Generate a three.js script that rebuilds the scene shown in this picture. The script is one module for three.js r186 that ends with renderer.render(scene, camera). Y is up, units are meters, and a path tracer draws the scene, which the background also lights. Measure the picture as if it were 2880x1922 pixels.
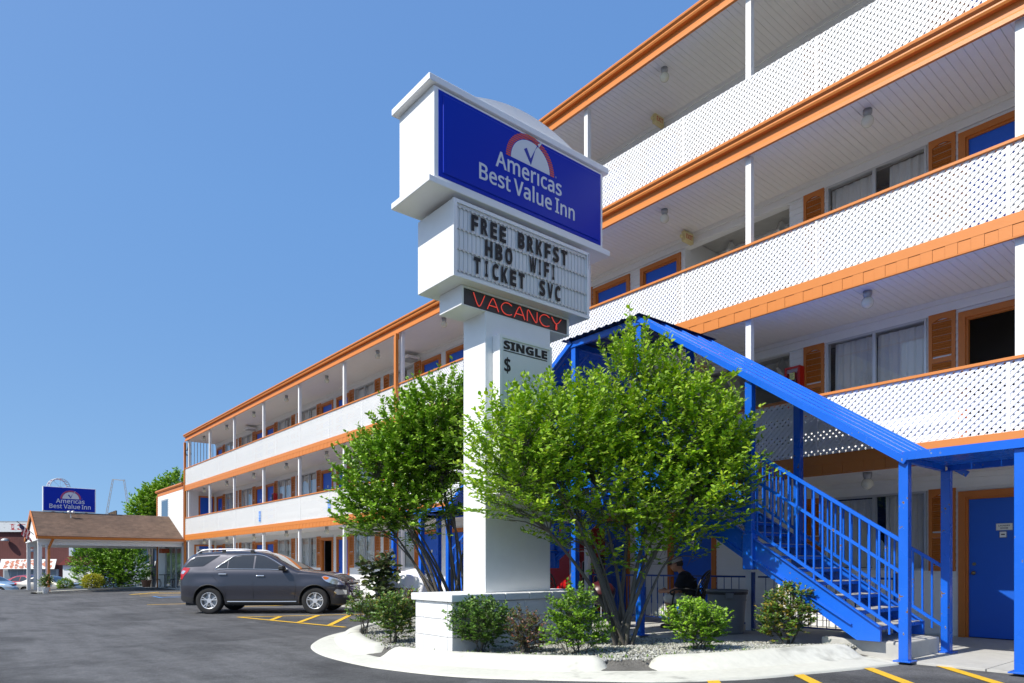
import * as THREE from 'three';
import { mergeGeometries } from 'three/addons/utils/BufferGeometryUtils.js';
import { RoundedBoxGeometry } from 'three/addons/geometries/RoundedBoxGeometry.js';
import { TextGeometry } from 'three/addons/geometries/TextGeometry.js';
import { FontLoader } from 'three/addons/loaders/FontLoader.js';
import { MarchingCubes } from 'three/addons/objects/MarchingCubes.js';

// ---------------------------------------------------------------- camera, sky, sun, exposure
const scene = new THREE.Scene();
const YAW = Math.atan(1605 / 1935), EYE = 1.25;
const camera = new THREE.PerspectiveCamera(2 * Math.atan(961 / 1935) * 180 / Math.PI, 2880 / 1922, 0.1, 2000);
camera.position.set(0, EYE, 0);
camera.lookAt(Math.sin(YAW), EYE, -Math.cos(YAW));
camera.setViewOffset(2880, 1922, 0, -630, 2880, 1922);   // shifted lens: verticals stay upright
camera.updateProjectionMatrix();
const SUN = new THREE.Vector3(-0.687, 0.724, -0.045).normalize();
const SKYGAIN = 1.0;
{
  const w = 512, h = 256, data = new Float32Array(w * h * 4), d = new THREE.Vector3();
  const hor = [0.265, 0.475, 0.72], mid = [0.085, 0.235, 0.56], zen = [0.085, 0.20, 0.48], gnd = [0.16, 0.16, 0.16];
  for (let j = 0; j < h; j++) for (let i = 0; i < w; i++) {
    const el = ((j + 0.5) / h - 0.5) * Math.PI, az = ((i + 0.5) / w - 0.5) * 2 * Math.PI;
    d.set(Math.cos(el) * Math.cos(az), Math.sin(el), Math.cos(el) * Math.sin(az));
    const y = d.y, o = (j * w + i) * 4, m = Math.max(-1, Math.min(1, d.dot(SUN))), ang = Math.acos(m);
    const glow = 1.3 * Math.exp(-ang / 0.30) + 0.11 * Math.exp(-ang / 0.8);
    for (let k = 0; k < 3; k++) {
      let c;
      if (y < 0) { const t = Math.min(1, Math.max(0, (-y - 0.04) * 10)); c = hor[k] * (1 - t) + gnd[k] * t; }
      else { const t1 = 1 - Math.exp(-y / 0.22); const t2 = Math.min(1, Math.max(0, (y - 0.45) / 0.55)); c = hor[k] * (1 - t1) + mid[k] * t1; c = c * (1 - t2) + zen[k] * t2; c += glow * [1, 1, 0.95][k]; }
      data[o + k] = c * SKYGAIN;
    }
    data[o + 3] = 1;
  }
  const sky = new THREE.DataTexture(data, w, h, THREE.RGBAFormat, THREE.FloatType);
  sky.mapping = THREE.EquirectangularReflectionMapping; sky.magFilter = THREE.LinearFilter; sky.minFilter = THREE.LinearFilter; sky.needsUpdate = true;
  scene.background = sky; scene.environment = sky;
}
const sun = new THREE.DirectionalLight(new THREE.Color().setRGB(1, 0.95, 0.86), 4.6);
sun.position.copy(SUN).multiplyScalar(80).add(new THREE.Vector3(8, 0, -18)); sun.target.position.set(8, 0, -18);
sun.castShadow = true; sun.shadow.mapSize.set(4096, 4096); sun.shadow.radius = 1;
Object.assign(sun.shadow.camera, { left: -45, right: 45, top: 45, bottom: -45, near: 1, far: 220 });
scene.add(sun, sun.target);
const renderer = new THREE.WebGLRenderer({ antialias: true });
renderer.toneMapping = THREE.LinearToneMapping; renderer.toneMappingExposure = 1.2;
renderer.shadowMap.enabled = true;

// ---------------------------------------------------------------- helpers
let seed = 12345;
const rnd = () => { seed = (seed + 0x6d2b79f5) | 0; let t = Math.imul(seed ^ (seed >>> 15), 1 | seed); t = (t + Math.imul(t ^ (t >>> 7), 61 | t)) ^ t; return ((t ^ (t >>> 14)) >>> 0) / 4294967296; };
const rr = (a, b) => a + (b - a) * rnd();
const V = (x, y, z) => new THREE.Vector3(x, y, z);
const used = {};
function uname(n) { used[n] = (used[n] || 0) + 1; return used[n] === 1 ? n : n + '_' + String(used[n] - 1).padStart(3, '0'); }
// uv in metres on the dominant axis of each face
function uvm(g) {
  g = g.index ? g.toNonIndexed() : g; if (!g.attributes.normal) g.computeVertexNormals();
  const p = g.attributes.position, n = g.attributes.normal, uv = new Float32Array(p.count * 2);
  for (let i = 0; i < p.count; i++) {
    const ax = Math.abs(n.getX(i)), ay = Math.abs(n.getY(i)), az = Math.abs(n.getZ(i));
    if (ay >= ax && ay >= az) { uv[2 * i] = p.getX(i); uv[2 * i + 1] = p.getZ(i); }
    else if (ax >= az) { uv[2 * i] = p.getZ(i); uv[2 * i + 1] = p.getY(i); }
    else { uv[2 * i] = p.getX(i); uv[2 * i + 1] = p.getY(i); }
  }
  g.setAttribute('uv', new THREE.BufferAttribute(uv, 2)); return g;
}
const strip = (g) => { const o = g.index ? g.toNonIndexed() : g; for (const k of Object.keys(o.attributes)) if (!['position', 'normal', 'uv', 'color'].includes(k)) o.deleteAttribute(k); return o; };
// box by extents
function bx(x0, x1, y0, y1, z0, z1) { const g = new THREE.BoxGeometry(x1 - x0, y1 - y0, z1 - z0); g.translate((x0 + x1) / 2, (y0 + y1) / 2, (z0 + z1) / 2); return g; }
function rbx(x0, x1, y0, y1, z0, z1, r = 0.01, s = 2) { const g = new RoundedBoxGeometry(x1 - x0, y1 - y0, z1 - z0, s, r); g.translate((x0 + x1) / 2, (y0 + y1) / 2, (z0 + z1) / 2); return g; }
function mg(list) { return list.length === 1 ? uvm(strip(list[0])) : uvm(mergeGeometries(list.map((g) => { const o = strip(g.clone()); if (!o.attributes.uv) o.setAttribute('uv', new THREE.BufferAttribute(new Float32Array(o.attributes.position.count * 2), 2)); return o; }))); }
function mesh(name, geos, mat, parent, keepUv = false) {
  const g = Array.isArray(geos) ? mg(geos) : (keepUv ? geos : uvm(strip(geos)));
  const m = new THREE.Mesh(g, mat); m.name = name; m.castShadow = m.receiveShadow = true; if (parent) parent.add(m); return m;
}
function raw(name, geo, mat, parent) { const m = new THREE.Mesh(geo, mat); m.name = name; m.castShadow = m.receiveShadow = true; if (parent) parent.add(m); return m; }
function group(name, parent) { const g = new THREE.Group(); g.name = name; parent.add(g); return g; }
function thing(name, label, category, grp) { const g = new THREE.Group(); g.name = uname(name); g.userData = { label, category }; if (grp) g.userData.group = grp; scene.add(g); return g; }
function tag(m, label, category, grp) { m.name = uname(m.name); m.userData = { label, category }; if (grp) m.userData.group = grp; scene.add(m); return m; }
function struct(name, geos, mat, keepUv) { const m = mesh(uname(name), geos, mat, scene, keepUv); m.userData.kind = 'structure'; return m; }
function copy(o, label, grp) { const c = o.clone(); c.name = uname(o.name.replace(/_\d{3}$/, '')); c.userData = { ...o.userData }; if (label) c.userData.label = label; if (grp) c.userData.group = grp; scene.add(c); return c; }
function bar(a, b, w, h = w) { // box beam from a to b, w across, h upright-ish
  const d = b.clone().sub(a), L = d.length(), g = new THREE.BoxGeometry(w, h, L);
  const m = new THREE.Matrix4().lookAt(V(0, 0, 0), d.clone().negate(), Math.abs(d.y) / L > 0.99 ? V(0, 0, 1) : V(0, 1, 0));
  g.applyMatrix4(m); g.translate((a.x + b.x) / 2, (a.y + b.y) / 2, (a.z + b.z) / 2); return g;
}
function cyl(a, b, r0, r1 = r0, n = 10) {
  const d = b.clone().sub(a), L = d.length(), g = new THREE.CylinderGeometry(r1, r0, L, n);
  g.applyQuaternion(new THREE.Quaternion().setFromUnitVectors(V(0, 1, 0), d.normalize())); g.translate((a.x + b.x) / 2, (a.y + b.y) / 2, (a.z + b.z) / 2); return g;
}
function tube(pts, r, seg = 24, n = 6, closed = false) { return new THREE.TubeGeometry(new THREE.CatmullRomCurve3(pts, closed), seg, r, n, closed); }
function taper(pts, r0, r1, seg = 10, n = 6) { // tapered branch
  const c = new THREE.CatmullRomCurve3(pts), g = new THREE.TubeGeometry(c, seg, 1, n, false), p = g.attributes.position, q = V(0, 0, 0);
  for (let i = 0; i <= seg; i++) { c.getPointAt(i / seg, q); const r = r0 + (r1 - r0) * Math.pow(i / seg, 0.8); for (let j = 0; j <= n; j++) { const k = i * (n + 1) + j; p.setXYZ(k, q.x + (p.getX(k) - q.x) * r, q.y + (p.getY(k) - q.y) * r, q.z + (p.getZ(k) - q.z) * r); } }
  return g;
}
function prism(poly, axis, a, b) { // polygon extruded along x, y or z from a to b; poly in the other two axes (x: [z,y], y: [x,z], z: [x,y])
  const area = poly.reduce((s, p, i) => { const q = poly[(i + 1) % poly.length]; return s + p[0] * q[1] - q[0] * p[1]; }, 0);
  const P = area < 0 ? poly.slice().reverse() : poly.slice();
  const s = new THREE.Shape(P.map((p) => new THREE.Vector2(p[0], p[1]))), g = new THREE.ExtrudeGeometry(s, { depth: Math.abs(b - a), bevelEnabled: false });
  const lo = Math.min(a, b), hi = Math.max(a, b);
  if (axis === 'z') g.translate(0, 0, lo);
  if (axis === 'x') { g.rotateY(-Math.PI / 2); g.translate(hi, 0, 0); }   // shape x -> world z
  if (axis === 'y') { g.rotateX(Math.PI / 2); g.translate(0, hi, 0); }    // shape y -> world z
  return g;
}
const lathe = (pts, n = 20) => new THREE.LatheGeometry(pts.map((p) => new THREE.Vector2(p[0], p[1])), n);
const lerp = (a, b, t) => a + (b - a) * t;
const sstep = (a, b, x) => { const t = Math.min(1, Math.max(0, (x - a) / (b - a))); return t * t * (3 - 2 * t); };
function interp(tab, x) { if (x <= tab[0][0]) return tab[0][1]; for (let i = 1; i < tab.length; i++) if (x <= tab[i][0]) { const [a, b] = tab[i - 1], [c, d] = tab[i]; return lerp(b, d, (x - a) / (c - a)); } return tab[tab.length - 1][1]; }
function smoothTab(tab) { // monotone-ish cubic through a table
  const c = new THREE.CatmullRomCurve3(tab.map(([x, y]) => V(x, y, 0)), false, 'centripetal'), pts = c.getPoints(tab.length * 14).map((p) => [p.x, p.y]);
  for (let i = 1; i < pts.length; i++) if (pts[i][0] <= pts[i - 1][0]) pts[i][0] = pts[i - 1][0] + 1e-5;
  return (x) => interp(pts, x);
}

// ---------------------------------------------------------------- textures
function hash2(x, y, s) { let h = Math.imul(x, 374761393) + Math.imul(y, 668265263) + Math.imul(s, 1274126177); h = Math.imul(h ^ (h >>> 13), 1274126177); return ((h ^ (h >>> 16)) >>> 0) / 4294967296; }
function vnoise(u, v, per, s) { const x = u * per, y = v * per, xi = Math.floor(x), yi = Math.floor(y), fx = x - xi, fy = y - yi, sx = fx * fx * (3 - 2 * fx), sy = fy * fy * (3 - 2 * fy), m = (k) => ((k % per) + per) % per; return lerp(lerp(hash2(m(xi), m(yi), s), hash2(m(xi + 1), m(yi), s), sx), lerp(hash2(m(xi), m(yi + 1), s), hash2(m(xi + 1), m(yi + 1), s), sx), sy); }
function fbm(u, v, per, oct, s) { let a = 0, w = 0.5, t = 0; for (let i = 0; i < oct; i++) { a += w * vnoise(u, v, per << i, s + i); t += w; w *= 0.55; } return a / t; }
function tex(n, fn, metres, srgb = true) {
  const d = new Uint8Array(n * n * 4);
  for (let j = 0; j < n; j++) for (let i = 0; i < n; i++) { const c = fn(i / n, j / n, i, j), o = (j * n + i) * 4; for (let k = 0; k < 3; k++) { const q = typeof c === 'number' ? c : c[k]; d[o + k] = Math.max(0, Math.min(255, Math.round(255 * (srgb ? Math.pow(Math.max(0, q), 1 / 2.2) : q)))); } d[o + 3] = 255; }
  const t = new THREE.DataTexture(d, n, n, THREE.RGBAFormat); t.wrapS = t.wrapT = THREE.RepeatWrapping; t.magFilter = THREE.LinearFilter; t.minFilter = THREE.LinearMipmapLinearFilter; t.generateMipmaps = true;
  if (srgb) t.colorSpace = THREE.SRGBColorSpace; t.repeat.set(1 / metres, 1 / metres); t.needsUpdate = true; return t;
}
function vnoise2(u, v, px, py, s) { const x = u * px, y = v * py, xi = Math.floor(x), yi = Math.floor(y), fx = x - xi, fy = y - yi, sx = fx * fx * (3 - 2 * fx), sy = fy * fy * (3 - 2 * fy), mx = (k) => ((k % px) + px) % px, my = (k) => ((k % py) + py) % py; return lerp(lerp(hash2(mx(xi), my(yi), s), hash2(mx(xi + 1), my(yi), s), sx), lerp(hash2(mx(xi), my(yi + 1), s), hash2(mx(xi + 1), my(yi + 1), s), sx), sy); }
const col = (r, g, b) => new THREE.Color().setRGB(r, g, b);
// one shared grime map (albedo multiplier 0.86..1) and one shared fine bump
const grime = tex(512, (u, v) => { const a = fbm(u, v, 3, 5, 7), b = fbm(u, v, 24, 4, 21); const k = 0.93 + 0.07 * a + 0.05 * (b - 0.5); return [k, k * 0.995, k * 0.985]; }, 2.3);
const fineBump = tex(256, (u, v) => 0.6 * fbm(u, v, 8, 4, 3) + 0.4 * fbm(u, v, 64, 2, 9), 0.7, false);
const coarseBump = tex(512, (u, v) => 0.5 * fbm(u, v, 6, 5, 31) + 0.5 * hash2(Math.floor(u * 512), Math.floor(v * 512), 5), 0.9, false);
function paint(r, g, b, rough = 0.55, o = {}) { return new THREE.MeshStandardMaterial({ color: col(r, g, b), roughness: rough, metalness: 0, map: grime, bumpMap: fineBump, bumpScale: o.bump ?? 0.0012, ...o.m }); }
const M = {
  white: paint(0.80, 0.80, 0.79), siding: paint(0.81, 0.815, 0.81, 0.5), soffit: paint(0.80, 0.785, 0.775, 0.55), lattice: paint(0.82, 0.82, 0.81, 0.5),
  orange: paint(0.62, 0.205, 0.036, 0.45), orangeShutter: paint(0.54, 0.165, 0.024, 0.5),
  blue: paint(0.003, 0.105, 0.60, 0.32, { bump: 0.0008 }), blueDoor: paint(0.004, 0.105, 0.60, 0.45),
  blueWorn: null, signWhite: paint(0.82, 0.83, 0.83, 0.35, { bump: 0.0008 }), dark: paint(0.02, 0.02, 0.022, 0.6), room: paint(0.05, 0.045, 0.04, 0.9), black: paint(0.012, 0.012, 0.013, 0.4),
  aluminium: paint(0.55, 0.56, 0.57, 0.35, { m: { metalness: 0.6 } }), galv: paint(0.42, 0.43, 0.44, 0.45, { m: { metalness: 0.5 } }),
  globe: new THREE.MeshPhysicalMaterial({ color: col(0.80, 0.77, 0.62), roughness: 0.12, transmission: 0.15, thickness: 0 }),
  glass: new THREE.MeshPhysicalMaterial({ color: 0xffffff, roughness: 0.02, transmission: 1, thickness: 0, ior: 1.5 }),
  curtain: new THREE.MeshPhysicalMaterial({ color: col(0.62, 0.63, 0.61), roughness: 0.95, transmission: 0.12, thickness: 0 }),
  red: paint(0.50, 0.012, 0.010, 0.3), exit: paint(0.70, 0.60, 0.30, 0.5),
  concrete: new THREE.MeshStandardMaterial({ color: col(1, 1, 1), roughness: 0.9, bumpMap: coarseBump, bumpScale: 0.004, map: tex(1024, (u, v) => { const a = fbm(u, v, 3, 6, 44), b = fbm(u, v, 40, 3, 45), st = Math.max(0, fbm(u, v, 5, 5, 46) - 0.62) * 1.2; const k = 0.50 + 0.10 * (a - 0.5) + 0.09 * (b - 0.5) - st * 0.5; return [k, k * 0.985, k * 0.92]; }, 2.7) }),
  kerb: new THREE.MeshStandardMaterial({ color: col(1, 1, 1), roughness: 0.85, bumpMap: coarseBump, bumpScale: 0.003, map: tex(1024, (u, v) => { const a = fbm(u, v, 4, 6, 54), b = fbm(u, v, 50, 3, 55), st = Math.max(0, fbm(u, v, 7, 5, 56) - 0.66); const k = 0.60 + 0.10 * (a - 0.5) + 0.09 * (b - 0.5) - st * 1.3; return [k, k * 0.99, k * 0.87]; }, 2.1) }),
  block: paint(0.78, 0.79, 0.80, 0.7, { bump: 0.006, m: { bumpMap: coarseBump } }),
};
{ // weathered steel paint: small chips showing primer and rust, faded patches
  const n = 1024, f = (u, v, i, j) => { const a = fbm(u, v, 4, 5, 301), c = fbm(u, v, 46, 3, 302), big = fbm(u, v, 7, 4, 303), d = fbm(u, v, 12, 5, 304); const k = 1 + 0.22 * (a - 0.5) + 0.10 * (d - 0.5); let q = [0.004 * k + 0.006 * Math.max(0, a - 0.5), 0.115 * k, 0.62 * k]; if (c > 0.775 && big > 0.56) q = c > 0.80 ? [0.16, 0.075, 0.03] : [0.22, 0.27, 0.36]; return q; };
  M.blue = new THREE.MeshStandardMaterial({ map: tex(n, f, 1.9), roughness: 0.34, bumpMap: fineBump, bumpScale: 0.0012, roughnessMap: tex(256, (u, v) => [0, 0.75 + 0.5 * (fbm(u, v, 6, 4, 305) - 0.4), 0], 1.3, false) }); delete M.blueWorn;
}
const TW = { // text on a small canvas
  make(w, h, draw) { const c = document.createElement('canvas'); c.width = w; c.height = h; draw(c.getContext('2d'), w, h); const t = new THREE.CanvasTexture(c); t.colorSpace = THREE.SRGBColorSpace; t.magFilter = THREE.LinearFilter; return new THREE.MeshStandardMaterial({ map: t, roughness: 0.5 }); },
};
// flat plate with 0..1 uv facing dir: '-x' or '+z' ; size w x h centred at c
function plate(name, w, h, dir, c, mat, parent, t = 0.004) {
  const g = new THREE.BoxGeometry(w, h, t); if (dir === '-x') g.rotateY(-Math.PI / 2); if (dir === '+x') g.rotateY(Math.PI / 2); if (dir === '-z') g.rotateY(Math.PI);
  const m = raw(name, g, mat, parent); m.position.copy(c); return m;
}
// ground height of the lot
function ya(x, z) { const g = Math.min(1, Math.max(0, (z + 8.2) / 4.9)); return 0.165 * g * g * (3 - 2 * g) - 0.06 * Math.exp(-Math.pow((z + 19) / 6, 2)) - 0.08 * sstep(30, 40, -z) - 0.87 * sstep(46.5, 51, -z); }

// ---------------------------------------------------------------- ground
const asphaltTex = tex(2048, (u, v, i, j) => {
  const a = fbm(u, v, 4, 5, 81), b = fbm(u, v, 96, 3, 82), g = hash2(i >> 2, j >> 2, 83), h = hash2(i >> 1, j >> 1, 88), st = fbm(u, v, 3, 5, 84), sw = vnoise(u, v * 1, 14, 85);
  const s1 = vnoise2(u, v, 30, 4, 201), s2 = vnoise2(u, v, 70, 7, 202), c1 = fbm(u, v, 30, 3, 203); let k = 0.094 + 0.06 * (a - 0.5) + 0.04 * (b - 0.5) + 0.012 * (sw - 0.5) + 0.045 * (h - 0.5) + 0.035 * (s1 - 0.5) + 0.022 * (s2 - 0.5) + 0.05 * (c1 - 0.5); if (g > 0.82) k += 0.12 * (g - 0.82) / 0.18 * hash2(i >> 2, j >> 2, 86); if (st > 0.50) k *= 1 - Math.min(0.32, (st - 0.50) * 3.5); return [k * 1.0, k * 1.0, k * 1.02];
}, 6.3);
const asphalt = new THREE.MeshStandardMaterial({ map: asphaltTex, roughness: 0.88, bumpMap: coarseBump, bumpScale: 0.009 });
{
  // one sheet to the horizon: fine near the camera, coarse far away
  const xs = [], zs = []; for (const v of [-900, -400, -150, -60, -30]) xs.push(v); for (let x = -16; x <= 16; x += 1) xs.push(x); for (const v of [30, 60, 150, 400, 900]) xs.push(v);
  for (const v of [-900, -400, -200, -120, -80, -60]) zs.push(v); for (let z = -48; z <= 6; z += 0.75) zs.push(z); for (const v of [30, 80, 200, 600]) zs.push(v);
  const pos = [], idx = []; for (const z of zs) for (const x of xs) pos.push(x, ya(x, z), z);
  const nx = xs.length; for (let j = 0; j < zs.length - 1; j++) for (let i = 0; i < nx - 1; i++) { const a = j * nx + i; idx.push(a, a + nx, a + 1, a + 1, a + nx, a + nx + 1); }
  const g = new THREE.BufferGeometry(); g.setAttribute('position', new THREE.Float32BufferAttribute(pos, 3)); g.setIndex(idx); g.computeVertexNormals();
  struct('asphalt_lot', uvm(g), asphalt, true);
}
// painted markings: quads draped on the lot
const yellowTex = tex(512, (u, v) => { const a = fbm(u, v, 6, 5, 91), b = fbm(u, v, 60, 3, 92); const w = Math.max(0, b - 0.60) * 2.2; return [lerp(0.78 + 0.1 * (a - 0.5), 0.10, w), lerp(0.47, 0.09, w), lerp(0.012, 0.06, w)]; }, 1.1);
M.yellow = new THREE.MeshStandardMaterial({ map: yellowTex, roughness: 0.7, bumpMap: coarseBump, bumpScale: 0.006 });
const blueLineTex = tex(256, (u, v) => { const b = fbm(u, v, 40, 3, 95), w = Math.max(0, b - 0.58) * 2.5; return [lerp(0.06, 0.06, w), lerp(0.22, 0.06, w), lerp(0.50, 0.06, w)]; }, 1.1);
M.blueLine = new THREE.MeshStandardMaterial({ map: blueLineTex, roughness: 0.7 });
function stripe(ax, az, bx_, bz, w, mat = M.yellow, lift = 0.006) {
  const d = V(bx_ - ax, 0, bz - az), L = d.length(), n = Math.max(2, Math.ceil(L / 0.4)); d.normalize(); const px = -d.z * w / 2, pz = d.x * w / 2, pos = [], idx = [];
  for (let i = 0; i <= n; i++) { const x = lerp(ax, bx_, i / n), z = lerp(az, bz, i / n), e = rr(-0.006, 0.006); for (const s of [-1, 1]) { const X = x + s * px * (1 + e), Z = z + s * pz * (1 + e); pos.push(X, ya(X, Z) + lift, Z); } if (i < n) { const a = i * 2; idx.push(a, a + 1, a + 2, a + 2, a + 1, a + 3); } }
  const g = new THREE.BufferGeometry(); g.setAttribute('position', new THREE.Float32BufferAttribute(pos, 3)); g.setIndex(idx); g.computeVertexNormals();
  if (g.attributes.normal.getY(0) < 0) { g.setIndex(idx.reverse()); g.computeVertexNormals(); }
  return struct('painted_line', g, mat);
}
// near hatch at the stair
for (const [a, b, c, d] of [[5.62, -3.80, 4.55, -2.9], [6.56, -3.46, 5.5, -2.4], [7.52, -3.19, 6.2, -1.95], [8.40, -2.86, 6.95, -1.55]]) stripe(a, b, c, d, 0.115);
// hatched box behind the car
{
  const A = [5.74, -17.75], B = [8.45, -16.6], C = [6.35, -13.0];
  stripe(A[0], A[1], 9.3, -16.3, 0.11); stripe(A[0], A[1], C[0], C[1] - 0.0, 0.11, M.yellow, 0.010);
  stripe(6.02, -16.2, 6.62, -17.2, 0.12, M.yellow, 0.008); stripe(6.20, -15.0, 7.52, -16.95, 0.12, M.yellow, 0.008); stripe(6.36, -13.75, 8.1, -16.35, 0.12, M.yellow, 0.008);
}
// far bays in front of the office
stripe(5.1, -24.6, 9.3, -24.0, 0.11); stripe(7.2, -22.1, 9.4, -21.6, 0.11);
for (const [a, b, c, d] of [[6.3, -33.6, 9.6, -33.2], [6.7, -34.3, 9.6, -34.0], [7.2, -35.1, 9.6, -34.9], [7.6, -36.0, 9.6, -35.8], [6.3, -33.6, 8.2, -37.0]]) stripe(a, b, c, d, 0.14);
for (const [a, b, c, d] of [[6.5, -29.0, 9.6, -28.4], [6.6, -30.8, 9.6, -30.2], [6.5, -29.0, 6.6, -30.8], [7.3, -29.0, 9.2, -30.5], [6.5, -29.2, 8.1, -30.5], [8.2, -28.7, 9.5, -29.8]]) stripe(a, b, c, d, 0.11, M.blueLine);
stripe(6.2, -31.2, 9.6, -30.7, 0.11);

// concrete walk along the building, joints recessed between slabs
{
  const xs0 = 8.22;
  const slab = (x0, x1, z0, z1, y = 0.19) => rbx(x0 + 0.004, x1 - 0.004, -0.25, y, z0 + 0.004, z1 - 0.004, 0.008, 1);
  const walk = new THREE.Group(); walk.name = 'walkway'; walk.userData.kind = 'structure'; scene.add(walk);
  for (let z = -39.5; z < -13.6; z += 2.44) mesh('concrete_slab', slab(9.75, 11.66, z, Math.min(z + 2.44, -13.3)), M.concrete, walk);
  for (let z = -13.3; z < 3; z += 1.83) { mesh('concrete_slab', slab(xs0, 9.9, z, z + 1.83), M.concrete, walk); mesh('concrete_slab', slab(9.9, 11.66, z, z + 1.83), M.concrete, walk); }
  // concrete pads the stair flights stand on
  for (const [z0, z1] of [[-4.05, -3.12], [-11.8, -10.9]]) mesh('stair_pad', rbx(8.26, 9.36, 0.15, 0.385, z0, z1, 0.02), M.concrete, walk);
}
// kerb island: rolled kerb in three lengths, apron, gravel bed
const curveOf = (pts) => { const c = new THREE.CatmullRomCurve3(pts.map(([x, z]) => V(x, 0, z)), false, 'centripetal'); return c; };
const outer = curveOf([[8.2, -13.3], [7.0, -12.9], [5.88, -12.03], [5.21, -11.4], [4.67, -10.65], [4.33, -10.02], [4.08, -9.1], [4.02, -8.23], [4.02, -7.55], [4.06, -7.04], [4.20, -5.89], [4.59, -4.96], [5.17, -4.1], [5.88, -3.62], [6.7, -3.38], [7.39, -3.20], [8.04, -3.08]]);
const inner = curveOf([[8.2, -12.6], [7.1, -12.2], [6.15, -11.6], [5.53, -10.9], [5.0, -9.76], [4.74, -8.91], [4.66, -8.3], [4.68, -7.75], [4.78, -7.04], [4.93, -6.34], [5.09, -5.6], [5.40, -4.98], [5.95, -4.45], [6.66, -4.13], [7.68, -3.87], [8.28, -3.66]]);
function loftCurves(rows) { // rows: arrays of Vector3 with equal length
  const n = rows[0].length, pos = [], idx = []; rows.forEach((r) => r.forEach((p) => pos.push(p.x, p.y, p.z)));
  for (let j = 0; j < rows.length - 1; j++) for (let i = 0; i < n - 1; i++) { const a = j * n + i; idx.push(a, a + 1, a + n, a + 1, a + n + 1, a + n); }
  const g = new THREE.BufferGeometry(); g.setAttribute('position', new THREE.Float32BufferAttribute(pos, 3)); g.setIndex(idx); g.computeVertexNormals(); return g;
}
{
  const N = 150, O = outer.getSpacedPoints(N), I = inner.getSpacedPoints(N);
  // apron: from under the kerb to the outer edge, rounded edge
  const row = (t, dy, ext = 0) => O.map((o, k) => { const i = I[k], x = lerp(i.x, o.x, t), z = lerp(i.z, o.z, t); return V(x, ya(x, z) + dy, z); });
  struct('kerb_apron', loftCurves([row(-0.35, 0.03), row(0.1, 0.045), row(0.45, 0.042), row(0.75, 0.032), row(0.95, 0.022), row(1.0, 0.012), row(1.01, -0.05)]), M.kerb);
  const prof = [[-0.16, -0.12], [-0.155, 0.14], [-0.12, 0.17], [-0.05, 0.178], [0.02, 0.172], [0.08, 0.15], [0.15, 0.10], [0.21, 0.06], [0.27, 0.044], [0.30, 0.03]]; // offset outward, height over the lot
  const seg = (a, b) => {
    const pts = [], nn = 60; for (let k = 0; k <= nn; k++) pts.push(lerp(a, b, k / nn));
    const rows = prof.map(([o, h]) => pts.map((t, k) => {
      const p = inner.getPointAt(t), tn = inner.getTangentAt(t), nx = -tn.z, nz = tn.x, s = ((O[Math.round(t * N)].x - p.x) * nx + (O[Math.round(t * N)].z - p.z) * nz) > 0 ? 1 : -1;
      const e = Math.min(k, nn - k) / nn * (b - a) * inner.getLength(), f = Math.sqrt(Math.min(1, e / 0.16)); // rounded ends
      const oo = (o + 0.06) * (0.55 + 0.45 * f), x = p.x + nx * s * oo, z = p.z + nz * s * oo;
      return V(x, ya(x, z) + (h > 0.045 ? 0.04 + (h - 0.04) * f : h) + 0.004 * (vnoise(t * 7, o, 32, 4) - 0.5), z);
    }));
    return struct('kerb', loftCurves(rows), M.kerb);
  };
  const L = inner.getLength(); void L;
  const at = (x, z) => { let best = 0, bd = 9; for (let k = 0; k <= 600; k++) { const p = inner.getPointAt(k / 600), d = Math.hypot(p.x - x, p.z - z); if (d < bd) { bd = d; best = k / 600; } } return best; };
  seg(0.005, at(4.66, -8.38)); seg(at(4.66, -8.12), at(5.44, -4.94)); seg(at(5.70, -4.66), 0.995);
  // gravel bed surface
  const bedTex = tex(512, (u, v, i, j) => { const a = fbm(u, v, 10, 4, 61), b = hash2(i >> 2, j >> 2, 62); const k = 0.16 + 0.10 * (a - 0.5) + 0.10 * (b - 0.5); return [k * 1.05, k, k * 0.9]; }, 1.2);
  const bedMat = new THREE.MeshStandardMaterial({ map: bedTex, roughness: 1, bumpMap: coarseBump, bumpScale: 0.02 });
  const A = I.map((p) => V(p.x + 0.05, ya(p.x, p.z) + 0.12, p.z)), B = I.map((p) => V(8.3, Math.max(0.13, ya(8.3, p.z) + 0.11), p.z));
  struct('gravel_bed', loftCurves([I.map((p, k) => { const q = p.clone().lerp(O[k], 0.35); return V(q.x, ya(q.x, q.z) + 0.046, q.z); }), I.map((p) => V(p.x - 0.02, ya(p.x, p.z) + 0.06, p.z)), A, A.map((p, k) => p.clone().lerp(B[k], 0.5).add(V(0, 0.03, 0))), B]), bedMat);
  // stones
  const sg = new THREE.IcosahedronGeometry(1, 0); { const p = sg.attributes.position; for (let i = 0; i < p.count; i++) { const k = 0.75 + 0.5 * hash2(Math.round(p.getX(i) * 50), Math.round(p.getY(i) * 50) + Math.round(p.getZ(i) * 70), 3); p.setXYZ(i, p.getX(i) * k, p.getY(i) * k * 0.7, p.getZ(i) * k); } sg.computeVertexNormals(); }
  const nS = 26000, im = new THREE.InstancedMesh(sg, new THREE.MeshStandardMaterial({ roughness: 0.95 }), nS), m4 = new THREE.Matrix4(), q = new THREE.Quaternion(), e = new THREE.Euler(), c = new THREE.Color();
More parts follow.
